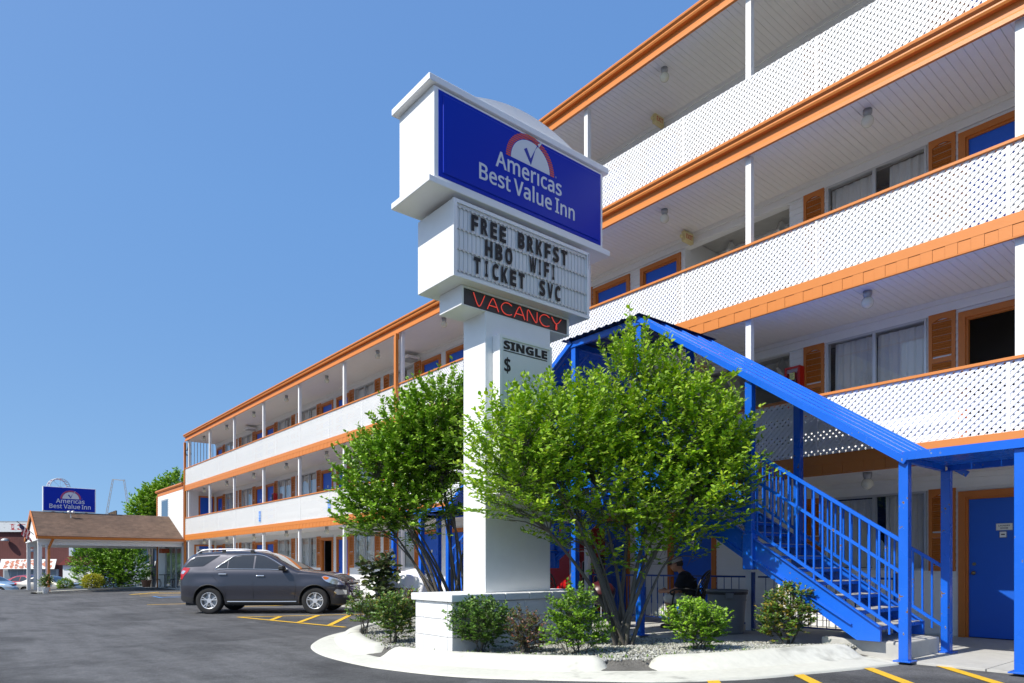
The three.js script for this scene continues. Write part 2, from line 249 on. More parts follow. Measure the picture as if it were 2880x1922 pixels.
  for (let i = 0; i < nS; i++) {
    const k = Math.min(N, Math.floor(N * (0.12 + 0.88 * Math.pow(rnd(), 0.8)))), t = Math.pow(rnd(), 1.2), p = A[k].clone().lerp(B[k], t); p.y += 0.06 * t * (1 - t) * 2; p.z += rr(-0.06, 0.06); p.x += rr(-0.03, 0.03);
    const s = rr(0.008, 0.019); e.set(rr(0, 6), rr(0, 6), rr(0, 6)); m4.compose(p.add(V(0, 0.004, 0)), q.setFromEuler(e), V(s * rr(0.8, 1.4), s, s * rr(0.8, 1.3))); im.setMatrixAt(i, m4);
    const g = rr(0.16, 0.55), w = rr(0.9, 1.0); c.setRGB(g, g * lerp(0.93, 1, w), g * rr(0.78, 0.98)); im.setColorAt(i, c);
  }
  im.name = 'gravel'; im.userData = { kind: 'stuff', label: 'loose pale grey gravel filling the kerbed island bed', category: 'gravel' }; im.castShadow = im.receiveShadow = true; scene.add(im);
}

// ---------------------------------------------------------------- motel wings
const FX = 10.05, WX = 11.63, ST = 2.65, F0 = 0.19;            // balcony edge, room wall, storey, ground floor level
const SL = { pitch: 0.092, w: 0.056, t: 0.006 };
function slatPoly(zc, dir, h, z0, z1) { // parallelogram clipped to z0..z1, local y 0..h
  let P = [[zc - SL.w / 2, 0], [zc + SL.w / 2, 0], [zc + SL.w / 2 + dir * h, h], [zc - SL.w / 2 + dir * h, h]];
  for (const [lim, s] of [[z0, 1], [z1, -1]]) { const o = []; for (let i = 0; i < P.length; i++) { const a = P[i], b = P[(i + 1) % P.length], ia = s * (a[0] - lim) >= 0, ib = s * (b[0] - lim) >= 0; if (ia) o.push(a); if (ia !== ib) { const t = (lim - a[0]) / (b[0] - a[0]); o.push([lim, lerp(a[1], b[1], t)]); } } P = o; if (P.length < 3) return null; }
  return P;
}
const slatCache = {};
function lattice(par, z0, z1, y0, h, single) { // single(z): slat is a mesh of its own
  const rest = [];
  for (const dir of [-1, 1]) {
    const x = FX + (dir > 0 ? 0.006 : 0.0135);
    const from = dir > 0 ? z0 - h : z0, to = dir > 0 ? z1 : z1 + h;
    for (let zc = from + 0.03; zc < to; zc += SL.pitch) {
      const P = slatPoly(zc, dir, h, z0, z1); if (!P) continue;
      const full = P.length === 4 && Math.min(zc, zc + dir * h) - SL.w / 2 > z0 && Math.max(zc, zc + dir * h) + SL.w / 2 < z1;
      const jx = 0.0012 * (hash2(Math.round(zc * 100), dir + 5, 3) - 0.5);
      if (full) {
        const key = dir + '|' + h.toFixed(3); const g = slatCache[key] || (slatCache[key] = uvm(strip(prism(slatPoly(0, dir, h, -9, 9), 'x', 0, SL.t))));
        if (single && single(zc + dir * h / 2)) { const m = raw('slat', g, M.lattice, par); m.position.set(x + jx, y0, zc); } else { const c = g.clone(); c.translate(x + jx, y0, zc); rest.push(c); }
      } else { const g = prism(P, 'x', x, x + SL.t); g.translate(0, y0, 0); rest.push(uvm(strip(g))); }
    }
  }
  const m = raw('lattice_slats', mergeGeometries(rest), M.lattice, par); m.userData.kind = 'stuff';
}
// shared shutter / curtain / board geometries
const shutterGeo = (() => {
  const w = 0.36, h = 1.24, L = [bx(-0.02, 0.016, 0, h, -w / 2, -w / 2 + 0.05), bx(-0.02, 0.016, 0, h, w / 2 - 0.05, w / 2), bx(-0.0195, 0.0155, 0, 0.08, -w / 2 + 0.05, w / 2 - 0.05), bx(-0.0195, 0.0155, 0.50, 0.57, -w / 2 + 0.05, w / 2 - 0.05), bx(0.006, 0.016, 0.08, h - 0.1, -w / 2 + 0.05, w / 2 - 0.05)];
  const a = []; for (let k = 0; k <= 10; k++) { const t = k / 10; a.push([lerp(-w / 2 + 0.05, w / 2 - 0.05, t), h - 0.13 + 0.05 * Math.sin(Math.PI * t)]); } a.push([w / 2 - 0.05, h], [-w / 2 + 0.05, h]);
  L.push(prism(a, 'x', -0.0195, 0.0155));
  for (let y = 0.09; y < h - 0.11; y += 0.034) { if (y > 0.47 && y < 0.57) continue; const g = new THREE.BoxGeometry(0.006, 0.036, w - 0.1); g.rotateZ(-0.6); g.translate(-0.004, y + 0.016, 0); L.push(g); }
  return mg(L);
})();
function curtainGeo(w, h, ph, dense) { const n = 60, g = new THREE.PlaneGeometry(w, h, n, 4), p = g.attributes.position; for (let i = 0; i < p.count; i++) { const x = p.getX(i), y = p.getY(i), k = 0.5 - y / h; p.setXYZ(i, x + 0.008 * Math.sin(x * 30 + y * 2 + ph), y, 0.022 * Math.sin(x * dense + ph + 0.8 * Math.sin(y * 2 + ph)) * (0.5 + 0.6 * k) + 0.006 * Math.sin(x * dense * 2.3)); } g.rotateY(-Math.PI / 2); g.computeVertexNormals(); return g; }
const curtains = [curtainGeo(0.72, 1.16, 0.2, 46), curtainGeo(0.60, 1.16, 1.7, 52), curtainGeo(0.74, 1.12, 3.1, 40)];
function addWindow(par, z0, z1, y0, y1, v) {
  const w = group('window', par), f = 0.035;
  mesh('frame', [bx(WX - 0.03, WX + 0.05, y0, y0 + f, z0, z1), bx(WX - 0.03, WX + 0.05, y1 - f, y1, z0, z1), bx(WX - 0.029, WX + 0.049, y0 + f, y1 - f, z0, z0 + f), bx(WX - 0.029, WX + 0.049, y0 + f, y1 - f, z1 - f, z1), bx(WX - 0.02, WX + 0.03, y0 + f, y1 - f, (z0 + z1) / 2 - 0.025, (z0 + z1) / 2 + 0.025)], M.aluminium, w);
  mesh('casing', [bx(WX - 0.022, WX + 0.01, y1 + 0.001, y1 + 0.06, z0 - 0.04, z1 + 0.04), bx(WX - 0.034, WX + 0.01, y0 - 0.05, y0 - 0.001, z0 - 0.04, z1 + 0.04)], M.white, w);
  const zm = (z0 + z1) / 2;
  mesh('pane', bx(WX + 0.008, WX + 0.012, y0 + f, y1 - f, z0 + f, zm - 0.025), M.glass, w); mesh('pane', bx(WX + 0.018, WX + 0.022, y0 + f, y1 - f, zm + 0.025, z1 - f), M.glass, w);
  const sh = [0, 0.12, -0.1, 0.05][v % 4];
  for (const [k, zc] of [[v % 3, zm - 0.385 - Math.max(0, sh)], [(v + 1) % 3, zm + 0.385 - Math.min(0, sh)]]) { const c = raw('curtain', curtains[k], M.curtain, w); c.position.set(WX + 0.12, (y0 + y1) / 2, zc); }
}
const knobMat = paint(0.30, 0.24, 0.12, 0.3, { m: { metalness: 0.8 } });
const numMat = TW.make(64, 64, (c) => { c.fillStyle = '#123c8c'; c.fillRect(0, 0, 64, 64); c.fillStyle = '#e8e8e4'; c.fillRect(6, 6, 52, 52); c.fillStyle = '#333'; c.fillRect(16, 26, 30, 10); });
function addDoor(par, z0, z1, yb, open, plateZ) {
  const d = group('door', par), h = 2.06, f = 0.09;
  const fr = [bx(WX - 0.045, WX + 0.06, yb, yb + h, z0 - f, z0), bx(WX - 0.045, WX + 0.06, yb, yb + h, z1, z1 + f), bx(WX - 0.045, WX + 0.06, yb + h, yb + h + f, z0 - f, z1 + f), bx(WX - 0.01, WX + 0.059, yb, yb + h, z0, z0 + 0.03), bx(WX - 0.01, WX + 0.059, yb, yb + h, z1 - 0.03, z1), bx(WX - 0.01, WX + 0.059, yb + h - 0.03, yb + h, z0 + 0.03, z1 - 0.03)];
  mesh('door_frame', fr, M.orangeShutter, d);
  if (!open) {
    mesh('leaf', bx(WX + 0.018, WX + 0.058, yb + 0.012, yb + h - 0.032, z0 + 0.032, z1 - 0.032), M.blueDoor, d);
    const k = new THREE.SphereGeometry(0.03, 12, 8); k.translate(WX - 0.02, yb + 0.95, z0 + 0.10); mesh('handle', [k, cyl(V(WX + 0.018, yb + 0.95, z0 + 0.10), V(WX - 0.02, yb + 0.95, z0 + 0.10), 0.012), cyl(V(WX + 0.018, yb + 1.08, z0 + 0.10), V(WX + 0.004, yb + 1.08, z0 + 0.10), 0.024)], knobMat, d);
    plate('number_plate', 0.10, 0.10, '-x', V(WX + 0.015, yb + 1.5, (z0 + z1) / 2), numMat, d);
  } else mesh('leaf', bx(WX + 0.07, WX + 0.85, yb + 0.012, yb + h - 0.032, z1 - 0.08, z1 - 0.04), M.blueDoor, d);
}
const sidingUnit = uvm(strip(prism([[0, 0], [-0.016, 0], [-0.004, 1], [0, 1]].map(([x, y]) => [x, y]), 'z', 0, 1)));   // x,y profile along z, scaled per board
function wing(o) {
  const W = thing('motel_wing', o.label, 'building');
  const singleBoard = []; let soffitN = 0;
  for (let f = 0; f < o.floors; f++) {
    const yb = F0 + ST * f, yc = yb + 2.42, yn = yb + ST, top = f === o.floors - 1;
    // openings on this floor: [z0,z1,y0,y1]
    const op = [], mid = { shutters: [], windows: [], doors: [] };
    for (let k = 0; k < 6; k++) {
      const s = -39.3 + 7.42 * k, A = k !== 4 || false, add = (z, a) => { if (z > o.z0 && z < o.z1 - 0.2) a(); };
      if (k === 4) { if (f > 0) add(s + 0.47, () => mid.doors.push([s + 0.06, s + 0.93])); else add(-8.4, () => mid.doors.push([-8.83, -7.86])); }
      else { add(s + 0.5, () => mid.doors.push([s + 0.06, s + 0.94])); add(s + 1.2, () => mid.shutters.push(s + 1.22)); add(s + 2.2, () => mid.windows.push([s + 1.44, s + 2.96])); add(s + 3.2, () => mid.shutters.push(s + 3.18)); }
      add(s + 3.8, () => mid.shutters.push(s + 3.80)); add(s + 4.8, () => mid.windows.push([s + 4.02, s + 5.57])); add(s + 5.8, () => mid.shutters.push(s + 5.78)); add(s + 6.5, () => mid.doors.push([s + 6.09, s + 7.0]));
    }
    if (o.near && f === 0) mid.windows.push([-7.56, -6.7, 1.55, 2.15]);
    mid.windows.forEach(([a, b, c, d]) => op.push([a - 0.002, b + 0.002, yb + (c ?? 0.98), yb + (d ?? 2.2)]));
    mid.doors.forEach(([a, b]) => op.push([a - 0.09, b + 0.09, yb - 0.1, yb + 2.15]));
    if (o.near && f > 0) op.push([-8.5, -6.27, yb - 0.1, yb + 2.2]);
    op.sort((a, b) => a[0] - b[0]);
    // solid rectangles of the wall
    const rects = []; let z = o.z0;
    for (const [a, b, c, d] of op) { if (a > z) rects.push([z, a, yb, yc]); if (c > yb) rects.push([a, b, yb, c]); if (d < yc) rects.push([a, b, d, yc]); z = Math.max(z, b); }
    if (z < o.z1) rects.push([z, o.z1, yb, yc]);
    mesh('wall', rects.map(([a, b, c, d]) => bx(WX + 0.001, WX + 0.14, c, d, a, b)), M.siding, W);
    // lap siding below the plain frieze
    const bd = []; for (const [a, b, c, d] of rects) { const lim = yb + 2.2; for (let y = yb + 0.02; y < lim - 0.02; y += 0.102) { const y0 = Math.max(y, c), y1 = Math.min(y + 0.102, d, lim); if (y1 - y0 > 0.02 && b - a > 0.03) bd.push([a, b, y0, y1]); } }
    const rest = [];
    for (const [a, b, y0, y1] of bd) {
      if (o.near && f === 0 && a > -9.9 && singleBoard.length < 290) { const m = raw('siding_board', sidingUnit, M.siding, W); m.position.set(WX, y0, a); m.scale.set(1, y1 - y0, b - a); singleBoard.push(m); }
      else { const g = sidingUnit.clone(); g.scale(1, y1 - y0, b - a); g.translate(WX, y0, a); g.computeVertexNormals(); rest.push(g); }
    }
    if (rest.length) { const m = raw('siding', mergeGeometries(rest), M.siding, W); m.userData.kind = 'stuff'; }
    mesh('frieze', [bx(WX - 0.028, WX, yb + 2.215, yb + 2.25, o.z0, o.z1), bx(WX - 0.018, WX, yb + 2.251, yb + 2.345, o.z0, o.z1), bx(WX - 0.05, WX, yb + 2.346, yb + 2.419, o.z0, o.z1)], M.siding, W);
    mid.windows.forEach(([a, b, c, d], i) => addWindow(W, a, b, yb + (c ?? 0.98), yb + (d ?? 2.2), i + f * 2 + (o.near ? 1 : 0)));
    mid.shutters.forEach((s) => { const m = raw('shutter', shutterGeo, M.orangeShutter, W); m.position.set(WX - 0.018, yb + 0.975, s); });
    mid.doors.forEach(([a, b], i) => { const open = (o.near && f === 1 && a > -4.5 && a < -2.8) || (!o.near && f === 0 && a > -26.2 && a < -25.2); addDoor(W, a, b, yb, open); });
    // soffit panels, three grooves each
    if (o.near) {
      const pg = o.pg || (o.pg = mg([0, 1, 2].map((k) => { const w = 0.305 / 3, s = k * w; return prism([[s + 0.006, 0], [s + w - 0.006, 0], [s + w - 0.001, 0.006], [s + w - 0.001, 0.012], [s + 0.001, 0.012], [s + 0.001, 0.006]], 'x', FX + 0.02, WX); })));
      for (let zz = o.z0; zz < o.z1 - 0.1; zz += 0.306) { const m = raw('soffit_panel', pg, M.soffit, W); m.position.set(0, yc, zz); soffitN++; }
    } else { const pl = []; for (let zz = o.z0; zz < o.z1 - 0.1; zz += 0.102) pl.push(bx(FX + 0.02, WX, yc, yc + 0.012, zz + 0.002, Math.min(zz + 0.1, o.z1))); const m = mesh('soffit', pl, M.soffit, W); m.userData.kind = 'stuff'; }
    mesh('floor_slab', bx(FX + 0.03, 12.72, yc + 0.014, top ? yc + 0.12 : yn, o.z0, o.z1), M.concrete, W);
    // partition behind the rooms
    const gaps = o.near && f > 0 ? [[o.z0, -8.64], [-6.13, o.z1]] : [[o.z0, o.z1]];
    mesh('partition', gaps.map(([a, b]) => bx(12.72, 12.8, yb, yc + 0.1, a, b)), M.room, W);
    if (o.near && f > 0) mesh('passage', [bx(WX + 0.145, 16, yb, yc, -8.64, -8.5), bx(WX + 0.145, 16, yb, yc, -6.27, -6.13), bx(16, 16.1, yb, yc, -8.64, -6.13), bx(12.8, 16.1, yc + 0.014, yc + 0.1, -8.64, -6.13), bx(12.8, 16.1, yb - 0.1, yb - 0.002, -8.64, -6.13)], M.siding, W);
    if (o.near && f > 0) { mesh('passage_stringer', [bar(V(12.4, yb + 2.3, -6.9), V(15.6, yb + 0.2, -6.9), 0.06, 0.24), bar(V(12.4, yb + 2.3, -8.0), V(15.6, yb + 0.2, -8.0), 0.06, 0.24)], M.white, W); }
    // edge of the storey above: fascia or gutter
    const fb = yb + 2.405, isGut = top || (o.near && f === 2);
    if (!isGut) {
      mesh('fascia_board', rbx(FX - 0.014, FX + 0.018, fb + 0.155, fb + 0.29, o.z0, o.z1, 0.004, 1), M.orange, W);
      if (o.near) { let i = 0; for (let zz = o.z0; zz < o.z1 - 0.05; zz += 0.147, i++) { const dp = (i % 2) * 0.005, g = o.fp || (o.fp = mg([bx(FX - 0.006, FX + 0.016, 0, 0.162, 0.0015, 0.1455)])); const m = raw('fascia_panel', g, M.orange, W); m.position.set(-dp, fb + 0.004 - (i % 2) * 0.004, zz); } }
      else { const L = []; let i = 0; for (let zz = o.z0; zz < o.z1 - 0.05; zz += 0.147, i++) L.push(bx(FX - 0.006 - (i % 2) * 0.005, FX + 0.016, fb + 0.004, fb + 0.154, zz + 0.0015, zz + 0.1455)); const m = mesh('fascia_panels', L, M.orange, W); m.userData.kind = 'stuff'; }
      mesh('fascia_lip', bx(FX - 0.010, FX + 0.03, fb - 0.012, fb + 0.0, o.z0, o.z1), M.orange, W);
    } else {
      const e = 0.0;
      mesh('fascia_board', bx(FX + 0.0, FX + 0.03, fb + 0.0, fb + 0.33, o.z0, o.z1), M.orange, W);
      mesh('drip_trim', prism([[FX - 0.001, fb - 0.012], [FX - 0.034, fb - 0.012], [FX - 0.03, fb + 0.05], [FX - 0.012, fb + 0.075], [FX - 0.001, fb + 0.075]], 'z', o.z0, o.z1), M.orange, W);
      const gy = fb + 0.20, gx = FX - 0.002; // K-style gutter
      mesh('gutter', prism([[gx, gy], [gx - 0.07, gy], [gx - 0.085, gy + 0.03], [gx - 0.082, gy + 0.055], [gx - 0.115, gy + 0.085], [gx - 0.12, gy + 0.115], [gx - 0.108, gy + 0.135], [gx - 0.10, gy + 0.12], [gx - 0.098, gy + 0.09], [gx - 0.07, gy + 0.06], [gx - 0.07, gy + 0.02], [gx - 0.02, gy + 0.015], [gx, gy + 0.015]], 'z', o.z0, o.z1 + (top ? 0.05 : 0)), M.orange, W);
      const brk = []; for (let zz = o.z0 + 1.2; zz < o.z1; zz += 3.05) brk.push(prism([[gx - 0.074, gy - 0.002], [gx - 0.088, gy + 0.03], [gx - 0.085, gy + 0.055], [gx - 0.118, gy + 0.085], [gx - 0.123, gy + 0.116], [gx - 0.06, gy + 0.11], [gx - 0.06, gy - 0.002]], 'z', zz, zz + 0.05)); for (const q of brk) mesh('gutter_joint', q, M.orange, W);
      if (top) {
        mesh('roof', prism([[FX - 0.03, fb + 0.332], [FX - 0.03, fb + 0.345], [14.5, fb + 0.62], [18.5, fb + 0.4], [18.5, fb + 0.332]], 'z', o.z0 - (o.near ? 0 : 0.35), o.z1), o.roofMat, W);
      }
    }
    // railing on the balcony of this floor
    if (f > 0) {
      const R = group('balcony_railing', W), y0 = f === 3 ? yb + 0.01 : yb + 0.045, capped = f !== 3, h = f === 3 ? 1.0 : 0.87;
      const p0 = Math.round(y0 * 1000) / 1000;
      lattice(R, o.z0 + 0.01, o.z1 - 0.01, p0, h, o.near && f < 3 ? (zz) => zz > -6.2 : null);
      if (capped) mesh('rail_cap', rbx(FX - 0.025, FX + 0.11, p0 + h, p0 + h + 0.04, o.z0, o.z1, 0.005, 1), M.orange, R); else mesh('top_strip', bx(FX + 0.021, FX + 0.05, p0 + h - 0.05, p0 + h - 0.005, o.z0, o.z1), M.white, R);
      const J = []; for (let zz = -2.6; zz > o.z0; zz -= 2.4) if (zz < o.z1 && zz > o.z0 + 0.1) J.push(bx(FX - 0.004, FX + 0.0055, p0 + 0.004, p0 + h - 0.004, zz - 0.018, zz + 0.018)); for (const j of J) mesh('joint_strip', j, M.lattice, R);
      for (const yy of [0.10, 0.37, 0.64]) mesh('inner_rail', bx(FX + 0.03, FX + 0.06, p0 + yy, p0 + yy + (f === 1 ? 0.14 : 0.07), o.z0 + 0.02, o.z1 - 0.02), M.white, R);
    }
    // posts
    for (let k = 0; k < 13; k++) { const zz = -2.5 - 3.668 * k + 3.668; if (zz > o.z0 + 0.05 && zz < o.z1 - 0.1) mesh('post', rbx(FX + 0.065, FX + 0.165, f === 0 ? 0.19 : yb, yc + 0.0, zz - 0.05, zz + 0.05, 0.006, 1), M.white, W); }
  }
  return W;
}
const roofMat = new THREE.MeshStandardMaterial({ color: col(0.16, 0.11, 0.08), roughness: 0.95, bumpMap: coarseBump, bumpScale: 0.01 });
const nearWing = wing({ z0: -14.02, z1: 3.2, floors: 4, near: true, roofMat, label: 'four storey white and orange motel wing behind the blue staircase' });
const farWing = wing({ z0: -39.55, z1: -14.03, floors: 3, near: false, roofMat, label: 'long three storey white and orange motel wing behind the parked car' });
{ // closing walls, corner pipes, end bars
  mesh('end_wall', [bx(WX + 0.15, 18.4, F0, 10.5, 3.05, 3.2), bx(18.3, 18.45, F0, 10.5, -14, 3.2), bx(FX + 0.05, 18.4, 7.9 + 0.36, 10.5, -14.02, -13.9)], M.siding, nearWing);
  mesh('end_wall', [bx(18.3, 18.45, F0, 7.8, -39.5, -14), bx(WX + 0.15, 18.4, F0, 7.8, -39.6, -39.45)], M.siding, farWing);
  const y1 = F0 + ST, y2 = F0 + 2 * ST, zE = -39.62;
  mesh('end_wall', [bx(10.16, WX + 0.15, F0, y1 - 0.23, zE - 0.1, zE), bx(10.16, WX + 0.15, y1, y2 - 0.23, zE - 0.1, zE)], M.siding, farWing);
  const sb = []; for (let f = 0; f < 2; f++) for (let y = F0 + f * ST + 0.02; y < F0 + f * ST + 2.38; y += 0.102) sb.push(prism([[zE + 0.07, y], [zE + 0.07 + 0.015, y], [zE + 0.07 + 0.004, y + 0.101], [zE + 0.07, y + 0.101]], 'x', 10.17, 10.75), prism([[zE + 0.07, y], [zE + 0.085, y], [zE + 0.074, y + 0.101], [zE + 0.07, y + 0.101]], 'x', 11.53, 11.62)); const sd = mesh('siding', sb, M.siding, farWing); sd.userData.kind = 'stuff';
  mesh('door_frame', [bx(10.72, 10.80, y1, y1 + 2.1, zE + 0.005, zE + 0.11), bx(11.45, 11.53, y1, y1 + 2.1, zE + 0.005, zE + 0.11), bx(10.72, 11.53, y1 + 2.1, y1 + 2.18, zE + 0.005, zE + 0.11), bx(10.5, 10.58, F0, F0 + 2.1, zE + 0.005, zE + 0.11), bx(11.45, 11.53, F0, F0 + 2.1, zE + 0.005, zE + 0.11), bx(10.5, 11.53, F0 + 2.1, F0 + 2.18, zE + 0.005, zE + 0.11)], M.orangeShutter, farWing);
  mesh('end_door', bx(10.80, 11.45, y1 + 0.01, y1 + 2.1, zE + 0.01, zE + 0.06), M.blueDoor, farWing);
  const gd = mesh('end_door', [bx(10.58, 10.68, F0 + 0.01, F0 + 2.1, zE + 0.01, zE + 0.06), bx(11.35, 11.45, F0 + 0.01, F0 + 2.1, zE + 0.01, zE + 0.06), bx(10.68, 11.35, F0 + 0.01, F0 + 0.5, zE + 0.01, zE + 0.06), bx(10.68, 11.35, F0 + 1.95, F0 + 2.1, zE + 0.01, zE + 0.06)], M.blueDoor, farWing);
  mesh('pane', bx(10.68, 11.35, F0 + 0.5, F0 + 1.95, zE + 0.03, zE + 0.035), M.glass, gd);
  const rb = group('end_railing', farWing); for (let x = 10.2; x < WX; x += 0.16) mesh('baluster', bx(x - 0.014, x + 0.014, y2 + 0.1, y2 + 2.42, zE - 0.0, zE + 0.028), M.aluminium, rb); mesh('rail', [bx(10.15, WX, y2 + 0.95, y2 + 1.0, zE - 0.005, zE + 0.035), bx(10.15, WX, y2 + 0.05, y2 + 0.1, zE - 0.005, zE + 0.035)], M.white, rb);
  mesh('corner_post', rbx(FX - 0.05, FX + 0.06, 0.1, 7.85, zE - 0.06, zE + 0.05, 0.01, 1), M.orange, farWing);
  mesh('downspout', [rbx(FX - 0.13, FX - 0.03, 0.25, 7.75, -17.25, -17.14, 0.015), rbx(FX - 0.12, FX + 0.01, 7.7, 7.86, -17.24, -17.15, 0.015)], M.orange, farWing);
}
// globe lamps under each balcony
const lampBase = mg([lathe([[0.001, 0.0], [0.062, 0], [0.062, -0.05], [0.052, -0.075], [0.048, -0.10], [0.001, -0.10]], 18)]), lampGlobe = mg([new THREE.SphereGeometry(0.085, 20, 14).translate(0, -0.165, 0)]);
{
  const floorsN = ['ground floor', 'second floor', 'third floor', 'top floor'];
  for (let k = 0; k < 10; k++) {
    const z = -4.42 - 3.668 * k + (k > 2 ? 0 : 0), near = z > -14;
    for (let f = 0; f < (near ? 4 : 3); f++) {
      const y = F0 + ST * f + 2.418;
      const t = thing('globe_lamp', `white globe lamp on the ${floorsN[f]} balcony ceiling of the ${near ? 'four' : 'three'} storey wing`, 'lamp', `globe lamps of the ${near ? 'four' : 'three'} storey wing, ${floorsN[f]}`);
      raw('lamp_base', lampBase, M.galv, t); raw('globe', lampGlobe, M.globe, t); t.position.set(10.42, y, z);
    }
  }
}
// exit signs hanging from the ceilings, extinguisher cabinet, accessible-parking plates
{
  const ex = TW.make(256, 128, (c) => { c.fillStyle = '#dccf9a'; c.fillRect(0, 0, 256, 128); c.fillStyle = '#c2402c'; c.font = 'bold 96px sans-serif'; c.textAlign = 'center'; c.fillText('EXIT', 128, 98); });
  for (const [x, y, z, nm] of [[11.45, 7.78, -8.32, 'third'], [11.45, 10.48, -9.05, 'top'], [11.45, 5.10, -8.0, 'second']]) {
    const t = thing('exit_sign', `yellowed exit sign with red letters hung over the ${nm} floor balcony`, 'exit sign');
    mesh('housing', rbx(-0.15, 0.15, -0.1, 0.1, -0.04, 0.04, 0.012), M.exit, t); plate('face', 0.27, 0.17, '+z', V(0, 0, 0.042), ex, t); mesh('stem', cyl(V(0, 0.1, 0), V(0, 0.14, 0), 0.015), M.exit, t); const g = new THREE.SphereGeometry(0.04, 10, 8); g.translate(-0.19, -0.02, 0); mesh('lamp_head', g, M.exit, t); t.position.set(x, y, z); 
  }
  const e = thing('extinguisher_cabinet', 'red fire extinguisher cabinet beside the second floor shutter', 'cabinet');
  mesh('box', [bx(WX - 0.2, WX - 0.02, 4.02, 4.72, -6.26, -6.22), bx(WX - 0.2, WX - 0.02, 4.02, 4.72, -6.02, -5.98), bx(WX - 0.199, WX - 0.02, 4.02, 4.06, -6.22, -6.02), bx(WX - 0.199, WX - 0.02, 4.68, 4.72, -6.22, -6.02), bx(WX - 0.03, WX - 0.019, 4.06, 4.68, -6.22, -6.02)], M.red, e);
  mesh('pane', bx(WX - 0.195, WX - 0.192, 4.06, 4.68, -6.22, -6.02), M.glass, e); mesh('extinguisher', lathe([[0.001, 4.08], [0.055, 4.08], [0.055, 4.4], [0.02, 4.46], [0.02, 4.52], [0.001, 4.52]], 14).translate(WX - 0.11, 0, -6.12), M.aluminium, e);
  plate('notice', 0.09, 0.12, '-x', V(WX - 0.198, 4.55, -6.12), TW.make(64, 80, (c) => { c.fillStyle = '#d8d88a'; c.fillRect(0, 0, 64, 80); c.fillStyle = '#556'; for (let i = 0; i < 6; i++) c.fillRect(8, 12 + i * 10, 48 - (i % 3) * 10, 3); }), e);
  for (const [z, far] of [[-30.6, 1], [-20.9, 2]]) { const q = thing('extinguisher_cabinet', far === 1 ? 'small red extinguisher cabinet far along the second floor wall' : 'red cabinet on the third floor wall of the far wing', 'cabinet'); const y = F0 + ST * far + 1.0; mesh('box', rbx(WX - 0.2, WX - 0.02, y, y + 0.65, z - 0.12, z + 0.12, 0.01), M.red, q); mesh('door', bx(WX - 0.206, WX - 0.2, y + 0.05, y + 0.6, z - 0.09, z + 0.09), M.dark, q); }
  const hc = TW.make(128, 360, (c) => { c.fillStyle = '#2a6fc4'; c.fillRect(0, 0, 128, 360); c.strokeStyle = '#dfeaf5'; c.fillStyle = '#dfeaf5'; c.lineWidth = 9; c.strokeRect(6, 6, 116, 348); c.beginPath(); c.arc(58, 38, 11, 0, 7); c.fill(); c.beginPath(); c.moveTo(56, 52); c.lineTo(58, 98); c.lineTo(88, 98); c.lineTo(100, 130); c.stroke(); c.beginPath(); c.arc(58, 112, 32, 2.0, 5.2, true); c.stroke(); c.beginPath(); c.arc(58, 110, 30, 0.2, 3.7); c.stroke(); c.font = 'bold 26px sans-serif'; c.textAlign = 'center'; c.fillText('RESERVED', 64, 190, 104); c.fillText('PARKING', 64, 220, 104); c.font = 'bold 22px sans-serif'; c.fillText('VAN', 64, 270); c.fillText('ACCESSIBLE', 64, 300, 104); });
  for (const [z, lb] of [[-28.31, 'blue accessible parking plate on the white lattice, farther along the wing'], [-21.75, 'blue accessible parking plate on the white lattice beside the leafy shrub']]) { const t = thing('parking_plate', lb, 'sign'); plate('plate', 0.24, 0.44, '-x', V(FX - 0.012, 3.26, z), hc, t, 0.006); mesh('bolts', [cyl(V(FX - 0.015, 3.44, z), V(FX + 0.01, 3.44, z), 0.008), cyl(V(FX - 0.015, 3.08, z), V(FX + 0.01, 3.08, z), 0.008)], M.galv, t); }
  const lp = thing('door_plate', 'small white laundry room plate on the blue ground floor door', 'sign'); plate('plate', 0.20, 0.10, '-x', V(WX + 0.013, 1.80, -3.06), TW.make(256, 128, (c) => { c.fillStyle = '#e2e2da'; c.fillRect(0, 0, 256, 128); c.fillStyle = '#333'; c.textAlign = 'center'; c.font = 'bold 40px sans-serif'; c.fillText('LAUNDRY', 128, 56); c.fillText('ROOM', 128, 102); c.strokeStyle = '#777'; c.lineWidth = 4; c.strokeRect(3, 3, 250, 122); }), lp, 0.006); 
  // wall packs under the far third floor ceiling, flood light at the far corner
  for (const [z, lb] of [[-18.7, 'white boxy fixture on the third floor ceiling near the orange downspout'], [-33.2, 'white boxy fixture far along the third floor ceiling']]) { const t = thing('ceiling_fixture', lb, 'light fixture'); mesh('housing', rbx(11.1, 11.55, 7.72, 7.80, z - 0.25, z + 0.25, 0.02), M.white, t); mesh('tray', rbx(11.16, 11.5, 7.68, 7.72, z - 0.2, z + 0.2, 0.01), M.galv, t); }
  const fl = thing('flood_light', 'small black flood light at the far upper corner of the wing', 'flood light'); mesh('frame', [bx(-0.13, 0.13, -0.14, -0.115, -0.04, 0.04), bx(-0.13, 0.13, 0.115, 0.14, -0.04, 0.04), bx(-0.13, -0.105, -0.115, 0.115, -0.04, 0.04), bx(0.105, 0.13, -0.115, 0.115, -0.04, 0.04)], M.black, fl); mesh('lens', bx(-0.105, 0.105, -0.115, 0.115, -0.01, 0.0), M.glass, fl); mesh('bracket', bar(V(0, 0.14, 0), V(0.1, 0.32, -0.02), 0.03), M.black, fl); fl.position.set(10.16, 7.30, -39.42); fl.rotation.set(0.3, 0, 0.35);
}

